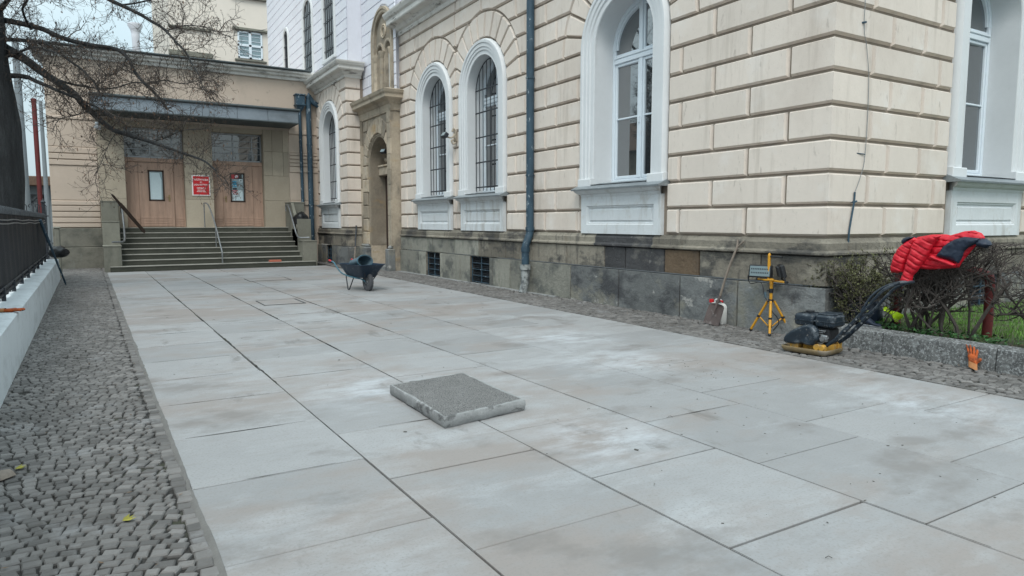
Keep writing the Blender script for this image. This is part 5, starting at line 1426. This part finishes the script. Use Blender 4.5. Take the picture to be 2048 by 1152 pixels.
mb.tube(smooth_path([(1.0, .10, .90), (1.045, .14, .905), (1.05, .23, .905), (1.045, .32, .905), (1.0, .36, .90)], 5), .017, 10)
mb.tube(smooth_path([(.62, .10, .56), (.70, .12, .72), (.80, .16, .83), (.95, .2, .90), (1.04, .23, .905)], 6), .014, 10)
mb.tube([(.60, .10, .51), (.60, .36, .51)], .014, 8); mb.tube([(.40, .10, .27), (.40, .36, .27)], .014, 8)
hd = mb.build('handle', M['navy'], PC_, local=True, smooth=40)
mb = MB()
for y in (.10, .36):
    for t in (.46, .52, .58): mb.tube([(t, y-.026, .30+(t-.44)*1.2), (t, y-.032, .30+(t-.44)*1.2)], .011, 8)
mb.build('bolt', M['steel'], hd, local=True)

# ================================================================== tripod work light
TL = thing('tripod_worklight', (7.93, 6.23, 0), 'yellow tripod with twin LED work lights standing beside the shovel', 'work light')
tx, ty = 7.93, 6.23
mb = MB(); mb.tube([(tx, ty, .06), (tx, ty, .72)], .021, 12); mb.build('mast', M['yellow'], TL, smooth=40)
mb = MB(); mb.tube([(tx, ty, .44), (tx, ty, .48)], .034, 12); mb.box(tx-.05, tx+.05, ty-.015, ty+.015, .445, .465, .003); mb.tube([(tx, ty, .57), (tx, ty, .63)], .03, 12); mb.tube([(tx, ty, .60), (tx-.06, ty+.02, .60)], .011, 8); mb.tube([(tx, ty, .08), (tx, ty, .11)], .03, 12); mb.build('clamp', M['black'], TL, smooth=40)
for (fx_, fy_) in ((7.90, 6.53), (7.74, 6.08), (8.16, 6.06)):
    f = Vector((fx_, fy_, .015)); top = Vector((tx, ty, .455)); d = (f-Vector((tx, ty, .015))).normalized()
    top = top+d*.045
    mb = MB(); mb.tube([top, f], .017, 10); lg = mb.build('leg', M['yellow'], TL, smooth=40)
    mb = MB(); mb.tube([f+(top-f)*.03, f-(top-f)*.02], .021, 10); mb.build('foot', M['black'], lg, smooth=40)
    m_ = top.lerp(f, .52); mb = MB(); mb.tube([m_-Vector((0, 0, .015)), m_+Vector((0, 0, .015))], .024, 8); mb.build('collar', M['black'], lg)
    mb = MB(); mb.tube([m_, (tx+d.x*.03, ty+d.y*.03, .10)], .009, 8); mb.build('brace', M['yellow'], TL, smooth=40)
# crossbar runs roughly along the facade
a = Vector((-.25, -.97, 0)).normalized()
c0 = Vector((tx, ty, .74))
mb = MB(); mb.tube([c0-a*.30, c0+a*.30], .016, 8); mb.tube([c0-Vector((0, 0, .05)), c0+Vector((0, 0, .03))], .028, 10); mb.tube([c0-a*.15+Vector((-.05, 0, 0)), c0+a*.1+Vector((-.05, 0, .015))], .012, 8); mb.build('crossbar', M['yellow'], TL, smooth=40)
mb = MB()
for s in (-1, 1): mb.tube([c0+a*.29*s, c0+a*.33*s], .019, 8)
mb.build('end_cap', M['black'], TL, smooth=40)
mb = MB(); e = c0-a*(-.0)+Vector((.0, .05, 0)); mb.tube([e+Vector((0, 0, .0)), e+Vector((0, 0, .34))], .021, 10); mb.lathe([(.021, 0), (.021, .02), (.008, .04), (0, .042)], 10, M=Matrix.Translation(e+Vector((0, 0, .34)))); mb.build('stem', M['yellow'], TL, smooth=40)
mb = MB(); mb.tube([e+Vector((0, -.02, .335)), e+Vector((0, -.21, .33))], .013, 8); mb.build('carry_grip', M['black'], TL, smooth=40)
def ledlamp(c, yaw, tilt):
    Mx = Matrix.Translation(c) @ Matrix.Rotation(yaw, 4, 'Z') @ Matrix.Rotation(tilt, 4, 'Y') @ Matrix.Scale(1.18, 4)
    mb = MB(); mb.box(-.03, .02, -.135, .135, -.075, .075, .01, M=Mx)
    for i in range(9): mb.box(.02, .045, -.11+.026*i, -.10+.026*i, -.06, .06, .002, M=Mx)
    for s in (-1, 1): mb.box(-.01, .01, s*.14-.004, s*.14+.004, -.11, .02, .002, M=Mx)
    mb.box(-.01, .01, -.144, .144, -.115, -.105, .002, M=Mx)
    l = mb.build('lamp_head', M['black'], TL)
    mb = MB(); mb.add([Mx @ Vector(p) for p in ((-.0315, -.12, -.06), (-.0315, .12, -.06), (-.0315, .12, .06), (-.0315, -.12, .06))], [(0, 1, 2, 3)]); mb.build('lens', M['lens'], l, recalc=False)
    mb = MB()
    for i in range(10):
        for j in range(2): mb.box(-.034, -.032, -.10+.0215*i, -.088+.0215*i, -.028+.045*j, -.012+.045*j, .0005, M=Mx)
    mb.build('led_cell', M['iron'], l)
ledlamp(c0+Vector((-.02, .17, .12)), .30, .12)
ledlamp(c0+Vector((.02, -.14, .14)), 2.35, .25)
mb = MB()
mb.tube(smooth_path([c0+Vector((-.02, .28, .03)), c0+Vector((-.05, .36, .05)), c0+Vector((-.04, .33, -.06)), c0+Vector((-.03, .15, -.04)), c0+Vector((-.04, .08, -.2)), c0+Vector((-.04, .02, -.3))], 6), .006, 6)
mb.tube(smooth_path([c0+Vector((-.03, -.02, -.28)), c0+Vector((-.05, -.05, -.40)), (tx-.03, ty-.13, .25), (tx-.01, ty-.15, .16), (tx, ty-.06, .05)], 6), .007, 6)
mb.build('cable', M['black'], TL, smooth=40)
mb = MB(); mb.tube([c0+Vector((-.05, .06, -.16)), c0+Vector((-.05, .045, -.24))], .017, 8); mb.build('connector', M['bluegrey'], TL)

# ================================================================== shovel and canister
SV = thing('shovel', (7.87, 7.18, 0), 'long handled shovel with a worn square blade leaning on the stone plinth', 'shovel')
b0 = Vector((7.80, 7.19, .012)); b1 = Vector((7.91, 7.165, .33)); hb = Vector((8.075, 6.93, 1.29))
upv = (b1-b0).normalized(); sd_ = Vector((0, -1, 0)); sd_ = (sd_-upv*sd_.dot(upv)).normalized(); nv = sd_.cross(upv)
mb = MB(); rows = []
for (t, hw) in ((0, .150), (.03, .155), (.2, .155), (.285, .150), (.315, .125), (.33, .04)):
    row = []
    for i in range(9):
        x = lerp(-hw, hw, i/8); k = -(1-(x/hw)**2)*.028
        row.append(b0+upv*t+sd_*x-nv*k*(1 if nv.x > 0 else -1))
    rows.append(row)
mb.sweep(rows); rows2 = [[p+nv*.004 for p in r_] for r_ in rows]; mb.sweep(rows2)
mb.tube([b0+upv*.16-Vector((.018, 0, 0)), b1-Vector((.01, 0, 0)), b1.lerp(hb, .12)], [.012, .022, .022], 10)
mb.build('blade', M['bladem'], SV, smooth=50, recalc=False)
mb = MB(); hpts = [b1.lerp(hb, .08), b1.lerp(hb, .5)+Vector((-.015, .01, 0)), b1.lerp(hb, .90)]
mb.tube(smooth_path(hpts, 5), .0175, 10)
f = b1.lerp(hb, .88); mb.tube([f, hb+Vector((0, .035, 0))], .014, 8); mb.tube([f, hb+Vector((0, -.075, -.02))], .014, 8)
mb.build('handle', M['lightwood'], SV, smooth=40)
CN = thing('canister', (7.99, 7.24, .0), 'translucent white canister with a red cap standing behind the shovel blade', 'canister')
mb = MB(); O = rrect(7.93, 8.06, 7.10, 7.37, .03)
rows = [[(x, y, z) for x, y in inset(O, d)] for d, z in ((.015, 0), (0, .02), (0, .27), (.015, .30), (.045, .325))]
mb.sweep([list(q) for q in zip(*rows)], closed=True); q = inset(O, .045); mb.add([(x, y, .325) for x, y in q], [tuple(range(len(q)))]); q = inset(O, .015); mb.add([(x, y, 0) for x, y in q], [tuple(range(len(q)))])
mb.tube(smooth_path([(7.99, 7.16, .32), (7.99, 7.17, .365), (7.99, 7.22, .375), (7.99, 7.28, .365), (7.99, 7.29, .32)], 4), .014, 8)
mb.build('body', M['canist'], CN, smooth=40)
mb = MB(); mb.lathe([(.035, .32), (.035, .365), (.028, .37), (0, .37)], 14, M=Matrix.Translation((7.985, 7.355, 0))); mb.tube([(7.99, 7.14, .345), (7.99, 7.23, .385)], .017, 8); mb.build('cap', M['red'], CN, smooth=40)

# ================================================================== loose concrete plate
mb = MB()
P = [(2.121, 4.53), (2.915, 4.655), (2.935, 5.835), (2.141, 5.72)]
def ring_(P, n=14):
    out = []
    for i in range(4):
        a, b = P[i], P[(i+1) % 4]
        for k in range(n): out.append((lerp(a[0], b[0], k/n), lerp(a[1], b[1], k/n)))
    return out
Q = ring_(P); cen = ((P[0][0]+P[2][0])/2, (P[0][1]+P[2][1])/2)
lev = []
for (d, z, j) in ((.020, .0, .016), (.004, .014, .012), (0, .05, .005), (0, .082, .004), (.008, .092, .005), (.022, .094, .004), (.034, .0915, .010)):
    row = []
    for i, (x, y) in enumerate(Q):
        l = math.hypot(x-cen[0], y-cen[1]); k = d+j*noise.noise((x*9, y*9, z*30))+j*.6*noise.noise((x*30, y*30, z*30))
        row.append((x-(x-cen[0])/l*k, y-(y-cen[1])/l*k, .003+z+(.004*noise.noise((x*12, y*12, 3)) if z > .08 else 0)))
    lev.append(row)
mb.sweep([list(q) for q in zip(*lev)], closed=True)
n = len(Q); tp = lev[-1]
mb.add(tp, [tuple(range(n))], 1)
PL = mb.build('concrete_plate', [M['conc'], M['aggregate']], smooth=40, recalc=True)
tag(PL, 'loose square concrete plate with an exposed aggregate top lying on the paving', 'paving plate')

# manhole covers
def manhole(x0, x1, y0, y1, lab, rusty):
    o = thing('manhole_cover', ((x0+x1)/2, (y0+y1)/2, 0), lab, 'manhole cover')
    mb = MB(); t = .022
    for (a, b, c, d) in ((x0, x1, y0, y0+t), (x0, x1, y1-t, y1), (x0, x0+t, y0+t, y1-t), (x1-t*2, x1, y0+t, y1-t)): mb.box(a, b, c, d, -.01, .009, .002)
    mb.build('frame', M['asphalt'], o)
    mb = MB(); mb.box(x0+t, x1-2*t, y0+t, y1-t, -.01, .007, .002); mb.build('lid', M['slab'], o)
manhole(2.50, 3.27, 13.15, 14.0, 'dark rimmed rectangular cover in the paving nearer the wheelbarrow', True)
manhole(3.22, 4.30, 18.75, 19.55, 'faint rectangular cover in the paving in front of the steps', False)

# ================================================================== wheelbarrow
WB = thing('wheelbarrow', (5.07, 14.80, 0), 'dark blue wheelbarrow with a single treaded tyre and red grips', 'wheelbarrow', rz=math.atan2(-.99, .15))
mb = MB()
B0 = [(.02, -.16), (.02, .16), (-.62, .20), (-.62, -.20)]; B1 = [(.24, -.31), (.24, .31), (-.80, .34), (-.80, -.34)]
def lp(P, z): return [(x, y, z) for x, y in rrp(P)]
def rrp(P, r=.06, n=4):
    out = []
    for i in range(4):
        p0, p, p1 = [Vector(P[i-1]), Vector(P[i]), Vector(P[(i+1) % 4])]
        a = p+(p0-p).normalized()*r; b = p+(p1-p).normalized()*r
        for k in range(n+1):
            t = k/n; out.append(tuple(a*(1-t)**2+p*2*t*(1-t)+b*t*t))
    return out
rows = [lp(B0, .30), lp([tuple(Vector(a).lerp(Vector(b), .05)) for a, b in zip(B0, B1)], .305), lp(B1, .60), lp([(x*1.03+.0, y*1.06) for x, y in B1], .605), lp([(x*1.03, y*1.06) for x, y in B1], .59), lp([(x*.985, y*.98) for x, y in B1], .585), lp([(x*.99, y*.97) for x, y in B0], .315)]
mb.sweep([list(q) for q in zip(*rows)], closed=True)
q = rows[0]; mb.add(q, [tuple(range(len(q)))[::-1]]); q = rows[-1]; mb.add(q, [tuple(range(len(q)))])
mb.build('tray', M['barrow'], WB, local=True, smooth=40)
WR = .205
Mw = Matrix.Translation((0, 0, WR)) @ Matrix.Rotation(PI/2, 4, 'X')
mb = MB(); mb.lathe([(.10, -.035), (.13, -.045), (.17, -.045), (.195, -.035), (WR, -.015), (WR, .015), (.195, .035), (.17, .045), (.13, .045), (.10, .035), (.10, -.035)], 28, M=Mw)
for i in range(28):
    for s in (-1, 0, 1):
        a = 2*PI*(i+.5*(s != 0))/28; Mt = Matrix.Translation((0, 0, WR)) @ Matrix.Rotation(a, 4, 'Y') @ Matrix.Translation((0, s*.024, WR+(-.004 if s else .001)))
        mb.box(-.014, .014, -.009, .009, -.006, .005, .001, M=Mt)
wh = mb.build('wheel', M['rubber'], WB, local=True, smooth=30)
mb = MB(); mb.lathe([(.0, -.04), (.03, -.05), (.04, -.02), (.095, -.012), (.105, -.03), (.105, .03), (.095, .012), (.04, .02), (.03, .05), (0, .04)], 20, M=Mw); mb.build('rim', M['steel'], wh, local=True, smooth=30)
for s in (-1, 1):
    mb = MB(); mb.tube(smooth_path([(.02, s*.065, WR), (-.10, s*.12, .27), (-.35, s*.21, .30), (-.75, s*.27, .37), (-1.0, s*.29, .52), (-1.12, s*.29, .60), (-1.28, s*.29, .63)], 5), .016, 10)
    hl = mb.build('handle', M['teal'], WB, local=True, smooth=40)
    mb = MB(); mb.tube([(-1.25, s*.29, .625), (-1.38, s*.29, .645)], .021, 10); mb.build('grip', M['red'], hl, local=True, smooth=40)
    mb = MB(); mb.tube(smooth_path([(-.30, s*.20, .30), (-.42, s*.235, .06), (-.455, s*.24, .016), (-.50, s*.24, .016), (-.53, s*.24, .06), (-.62, s*.23, .31)], 5), .013, 8); mb.build('leg', M['iron'], WB, local=True, smooth=40)
mb = MB()
for s in (-1, 1): mb.tube([(.03, s*.07, WR), (.16, s*.16, .40)], .011, 8)
mb.tube([(.02, -.07, WR), (.02, .07, WR)], .012, 8)
mb.build('brace', M['iron'], WB, local=True)
# tub lying in the barrow
TB = thing('plastic_tub', (5.08, 15.22, .55), 'blue grey plastic tub tipped on its side in the wheelbarrow', 'tub')
Mx = Matrix.Rotation(math.radians(-62), 4, 'Z') @ Matrix.Rotation(math.radians(78), 4, 'Y') @ Matrix.Scale(1.35, 4, (0, 1, 0)) @ Matrix.Scale(.72, 4, (1, 0, 0))
mb = MB(); mb.lathe([(0, -.24), (.13, -.24), (.14, -.22), (.17, .08), (.185, .085), (.185, .10), (.165, .10), (.135, -.20), (0, -.205)], 24, M=Matrix.Translation((0, 0, .09)) @ Mx); mb.build('shell', M['bluegrey'], TB, local=True, smooth=40)
mb = MB(); rr_ = [Mx @ Vector((.188*math.cos(t), .188*math.sin(t), .095)) for t in [2*PI*i/24 for i in range(25)]]; mb.tube([p+Vector((0, 0, .09)) for p in rr_], .009, 6); mb.build('lip', M['teal'], TB, local=True, smooth=40)
# long tool leaning in the corner behind
mb = MB(); a, b = Vector((7.25, 22.55, 0)), Vector((7.62, 23.36, 1.42))
mb.tube([a, a.lerp(b, .55)], .018, 8); mb.tube([a.lerp(b, .5), a.lerp(b, .58), b], [.03, .027, .027], 8, 1)
tag(mb.build('leaning_rod', [M['lightwood'], M['iron']], smooth=40), 'long dark rod leaning in the corner beside the sandstone portal', 'rod')

# ================================================================== tree
TR = thing('bare_tree', (-2.05, 17.5, 0), 'large bare tree with a dark trunk behind the fence and branches spreading over the annex', 'tree')
mb = MB()
tp = [(-2.05, 17.5, -.1), (-2.05, 17.5, 1.2), (-2.05, 17.5, 2.0), (-2.05, 17.5, 2.7), (-2.05, 17.5, 3.4), (-2.06, 17.5, 4.05), (-2.07, 17.5, 4.75), (-2.10, 17.5, 5.8), (-2.3, 17.6, 7.4), (-2.6, 17.8, 9.6)]
tr_ = [.74, .70, .70, .70, .69, .67, .60, .58, .38, .20]
sp = smooth_path(tp, 5); n = 20; rows = []
for i, p in enumerate(sp):
    t = i/(len(sp)-1)*(len(tp)-1); j = min(int(t), len(tp)-2); r = lerp(tr_[j], tr_[j+1], t-j)
    row = []
    for k in range(n+1):
        a = 2*PI*(k % n)/n; rr_ = r*(1+.06*noise.noise((math.cos(a)*2.2, math.sin(a)*2.2, p.z*.8))+.05*noise.noise((math.cos(a)*7, math.sin(a)*7, p.z*1.5)))
        row.append((p.x+rr_*math.cos(a), p.y+rr_*math.sin(a), p.z))
    rows.append(row)
mb.sweep(rows)
LIMBS = [ # photo course, distance at start and end, radii at start and end
 ([(0, 38), (60, 50), (120, 75), (180, 90), (228, 96), (252, 112), (268, 142), (288, 165), (318, 196), (332, 216)], 15, 14.0, .085, .030),
 ([(150, -60), (205, -10), (255, 18), (300, 40), (328, 60), (345, 76), (370, 104), (385, 128), (402, 160)], 14.5, 13.0, .075, .015),
 ([(5, 96), (50, 118), (90, 148), (140, 186), (180, 222), (220, 254), (262, 272), (300, 283), (335, 295), (372, 306), (410, 322), (432, 340)], 15, 13.2, .105, .014),
 ([(10, 152), (46, 150), (80, 166), (125, 185), (160, 196), (200, 218), (222, 238)], 15, 14.2, .085, .016),
 ([(0, 80), (52, 82), (95, 92), (130, 115), (158, 132), (182, 158), (198, 186), (210, 215)], 15, 13.4, .065, .014),
 ([(5, 120), (42, 100), (70, 95), (95, 100), (118, 108)], 15, 14, .055, .012),
 ([(95, 150), (135, 165), (185, 175), (215, 178), (240, 170), (280, 166), (318, 180)], 14.6, 13.6, .04, .010),
 ([(60, 62), (45, 20), (70, -20), (110, -50)], 14.8, 13.5, .04, .015),
 ([(0, 20), (30, -10), (80, -60)], 15, 14, .08, .04),
 ([(240, 10), (290, 5), (340, -10), (400, -30)], 14.2, 13.4, .03, .012),
 ([(330, 62), (375, 48), (420, 58), (455, 74), (472, 82)], 13.6, 13.0, .018, .005),
 ([(290, 165), (330, 160), (370, 168), (410, 160), (436, 172)], 14.1, 13.4, .018, .005),
 ([(255, 112), (240, 140), (215, 150), (190, 148)], 14.3, 13.8, .016, .005),
 ([(175, 222), (150, 232), (120, 240), (105, 262)], 14.6, 14.3, .02, .006),
 ([(310, 284), (340, 270), (365, 262), (392, 256)], 13.7, 13.3, .014, .004),
 ([(432, 340), (445, 352), (452, 366)], 13.2, 13.1, .010, .004),
 ([(235, 258), (215, 290), (205, 320), (190, 350)], 14.1, 13.9, .014, .004),
 ([(402, 160), (402, 175), (425, 182), (440, 170)], 13.0, 12.9, .010, .004),
]
tw = MB(); bd = MB(); rt_ = random.Random(4)
def twig(p, d, r, L, lev, g=0.0):
    k = max(3, int(L/.085)); pts = [p]; q = p; dirs = []
    for i in range(k):
        d = (d+Vector((rt_.gauss(0, .30), rt_.gauss(0, .30), rt_.gauss(.03+g, .27)))).normalized(); q = q+d*L/k; pts.append(q); dirs.append(d)
    tw.tube(pts, [lerp(r, max(.0022, r*.45), i/k) for i in range(k+1)], 4 if r > .006 else 3, cap=False)
    if lev > 0:
        m = max(2, int(L/.085))
        for i in range(m):
            t = (i+rt_.random())/m; j = min(k-1, int(t*k)); dd = dirs[j]; v = Vector((rt_.gauss(0, 1), rt_.gauss(0, .8), rt_.gauss(.15, .9))); v = (v-dd*v.dot(dd)).normalized()
            twig(pts[j], (dd*rt_.uniform(.4, 1.0)+v).normalized(), max(.0025, r*.55), L*rt_.uniform(.35, .62), lev-1, g)
    else:
        if rt_.random() < .55:
            v = Vector((rt_.gauss(0, .5), rt_.gauss(0, .5), -1)); leaf(bd, pts[-1], v, rt_.uniform(.03, .075), rt_.uniform(.012, .026))
for (pts, y0, y1, r0, r1) in LIMBS:
    m = len(pts); P3 = [at(px, py, 1, lerp(y0*1.167, y1*1.11, i/(m-1))) for i, (px, py) in enumerate(pts)]
    P3 = [p+Vector((rt_.gauss(0, .01), rt_.gauss(0, .05), rt_.gauss(0, .01))) for p in P3]
    S = smooth_path(P3, 5); n = len(S)
    S = [p+Vector((noise.noise(p*3), noise.noise(p*3+Vector((9, 0, 0))), noise.noise(p*3+Vector((0, 9, 0)))))*.02 for p in S]
    kk = 1.02 if r0 > .1 else .75
    mb.tube(S, [max(.005, kk*lerp(r0, r1, (i/(n-1))**.6)) for i in range(n)], 9 if r0 > .02 else 6)
    acc = 0
    for i in range(2, n-1):
        seg = (S[i+1]-S[i]).length; acc += seg
        while acc > .105:
            acc -= .105; dd = (S[i+1]-S[i]).normalized(); v = Vector((rt_.gauss(0, 1), rt_.gauss(0, .8), rt_.gauss(.1, 1))); v = (v-dd*v.dot(dd)).normalized()
            twig(S[i], (dd*rt_.uniform(.3, .9)+v).normalized(), rt_.uniform(.005, .010), rt_.uniform(.32, .78), 2)
    twig(S[-1], (S[-1]-S[-2]).normalized(), r1*.8, .5, 2)
# upper crown beyond the frame, so that the tree is whole
for i in range(9):
    a = rt_.uniform(0, 2*PI); z = rt_.uniform(6.2, 9.4); p = Vector((-2.15-.1*(z-5), 17.6, z)); d = Vector((math.cos(a), math.sin(a), rt_.uniform(.3, .9))).normalized()
    S = [p+d*.9*k+Vector((rt_.gauss(0, .12), rt_.gauss(0, .12), rt_.gauss(0, .12)))*min(k, 1) for k in range(4)]; mb.tube(smooth_path(S, 3), [lerp(.09, .025, j/9) for j in range(10)], 6)
    for q in smooth_path(S, 3)[3:]: twig(q, (d+rvec()*.8).normalized(), .009, .8, 1)
mb.build('trunk', M['bark'], TR, smooth=60, recalc=False)
tw.build('crown', M['twig'], TR, recalc=False); bd.build('dry_leaves', M['bud'], TR, recalc=False)

# street trees and a house across the yard, outside the frame: the windows mirror them
def copy_tree(o, parent=None):
    c = o.copy(); COL.objects.link(c); c.parent = parent
    for ch in [x for x in COL.objects if x.parent == o]: copy_tree(ch, c)
    return c
for (x, y, rz, lab) in ((-9.0, 29.5, 1.9, 'bare street tree mirrored in the tall arched window'), (-7.0, 9.5, 4.1, 'bare street tree mirrored in the barred windows')):
    c = copy_tree(TR); c.location = (x, y, 0); c.rotation_euler = (0, 0, rz); c['label'] = lab
NH = thing('ochre_house', (-26, 30, 0), 'ochre house across the street that the windows mirror', 'building')
mb = MB(); mb.box(-34, -26, 6, 60, 0, 7.5, 0); mb.build('wall', M['sand'], NH)
mb = MB(); mb.add([(-25.4, 6, 7.4), (-25.4, 60, 7.4), (-30, 60, 10.5), (-30, 6, 10.5)], [(0, 1, 2, 3)]); mb.build('roof', M['rust'], NH)

# ================================================================== small debris
for (x, y, l, lab, m) in ((.01, 3.95, .09, 'yellow fallen leaf lying alone on the cobbles near the slab edge', 'leafy'), (-.55, 5.15, .09, 'yellow fallen leaf on the cobbles close to the white wall', 'leafy')):
    mb = MB()
    for a in (-.5, .1, .6): leaf(mb, Vector((x, y, .008)), Vector((math.cos(a+.4), math.sin(a+.4), .15)), l*.75, l*.3)
    tag(mb.build('fallen_leaf', M[m], recalc=False), lab, 'leaf')
mb = MB(); P = [(-.68, 4.99), (-.60, 4.95), (-.53, 5.02), (-.56, 5.10), (-.66, 5.08)]
inflate(mb, P, lambda u, v, w: (u, v, .01+w), .03, .015, .03); tag(mb.build('wooden_chip', M['lightwood'], smooth=60), 'pale splintered piece of wood lying on the cobbles beside the white wall', 'wood chip')
mb = MB()
for i in range(120):
    if R.random() < .35: x, y = R.gauss(5.2, .25), R.gauss(5.0, .3)
    elif R.random() < .5: x, y = R.gauss(4.1, .7), R.gauss(3.2, .7)
    else: x, y = R.uniform(.5, 6.8), R.uniform(1.2, 16)
    if 2.0 < x < 3.0 and 4.4 < y < 5.9: continue
    s = R.uniform(.002, .006)*(1 if R.random() < .93 else 2.2); a = R.uniform(0, PI)
    mb.box(-s*1.3, s*1.3, -s*.6, s*.6, 0, s*.5, 0, M=Matrix.Translation((x, y, .002)) @ Matrix.Rotation(a, 4, 'Z'))
for i in range(36):
    x, y = R.uniform(.5, 6.8), R.uniform(1.2, 14); a = R.uniform(0, PI); l = R.uniform(.02, .05)
    mb.tube([(x, y, .006), (x+l*math.cos(a)*.5, y+l*math.sin(a)*.5, .012), (x+l*math.cos(a+.4), y+l*math.sin(a+.4), .006)], .0018, 4)
structure(mb.build('debris', M['crumb'], recalc=False), 'stuff')
mb = MB()
for i in range(420):
    if R.random() < .55: x, y = R.uniform(-.8, .3), R.uniform(2, 22)
    else: x, y = R.uniform(7.0, 8.0), R.uniform(1.5, 20)
    leaf(mb, Vector((x, y, .004)), Vector((R.uniform(-1, 1), R.uniform(-1, 1), .15)), R.uniform(.015, .04), R.uniform(.008, .018))
structure(mb.build('leaf_scraps', M['leafb'], recalc=False), 'stuff')
# ================================================================== light
w = bpy.data.worlds.new('World'); scene.world = w; w.use_nodes = True
nt = w.node_tree; N = nt.nodes; L = nt.links; bg = N['Background']
sky = N.new('ShaderNodeTexSky'); sky.sky_type = 'NISHITA'; sky.sun_disc = False
SUN_EL, SUN_AZ = math.radians(52), math.radians(215)
sky.sun_elevation = SUN_EL; sky.sun_rotation = SUN_AZ; sky.dust_density = 4; sky.air_density = 1.0; sky.ozone_density = 1
mx = N.new('ShaderNodeMix'); mx.data_type = 'RGBA'; mx.inputs[0].default_value = .9
L.new(sky.outputs[0], mx.inputs[6])
tc = N.new('ShaderNodeTexCoord'); nz = N.new('ShaderNodeTexNoise'); nz.inputs['Scale'].default_value = 2.2; nz.inputs['Detail'].default_value = 5
L.new(tc.outputs['Generated'], nz.inputs['Vector'])
cl = N.new('ShaderNodeMix'); cl.data_type = 'RGBA'; cl.inputs[6].default_value = (7.2, 9.1, 9.9, 1); cl.inputs[7].default_value = (9.0, 10.4, 10.7, 1)
mr = N.new('ShaderNodeMapRange'); mr.inputs[1].default_value = .35; mr.inputs[2].default_value = .65; L.new(nz.outputs['Fac'], mr.inputs[0]); L.new(mr.outputs[0], cl.inputs[0])
sx = N.new('ShaderNodeSeparateXYZ'); L.new(tc.outputs['Generated'], sx.inputs[0])
gr = N.new('ShaderNodeMapRange'); gr.inputs[1].default_value = 0; gr.inputs[2].default_value = 1; gr.inputs[3].default_value = .47; gr.inputs[4].default_value = 1.35; L.new(sx.outputs['Z'], gr.inputs[0])
gm = N.new('ShaderNodeVectorMath'); gm.operation = 'SCALE'; L.new(cl.outputs[2], gm.inputs[0]); L.new(gr.outputs[0], gm.inputs['Scale'])   # overcast: zenith brighter than horizon
L.new(gm.outputs[0], mx.inputs[7]); L.new(mx.outputs[2], bg.inputs['Color']); bg.inputs['Strength'].default_value = .10
sd = bpy.data.lights.new('sun', 'SUN'); sd.energy = 1.15; sd.angle = math.radians(25); sd.color = (1, .96, .90)
so = bpy.data.objects.new('sun', sd); COL.objects.link(so)
# direction of the sun in the sky: azimuth measured clockwise from +Y
sv = Vector((math.sin(SUN_AZ)*math.cos(SUN_EL), math.cos(SUN_AZ)*math.cos(SUN_EL), math.sin(SUN_EL)))
so.rotation_euler = sv.to_track_quat('Z', 'Y').to_euler(); so.location = (0, 0, 30)
scene.view_settings.view_transform = 'Standard'; scene.view_settings.look = 'None'; scene.view_settings.exposure = .62; scene.view_settings.gamma = 1
scene.render.engine = 'CYCLES'
scene.cycles.use_denoising = True
scene.cycles.max_bounces = 6; scene.cycles.diffuse_bounces = 3; scene.cycles.glossy_bounces = 3
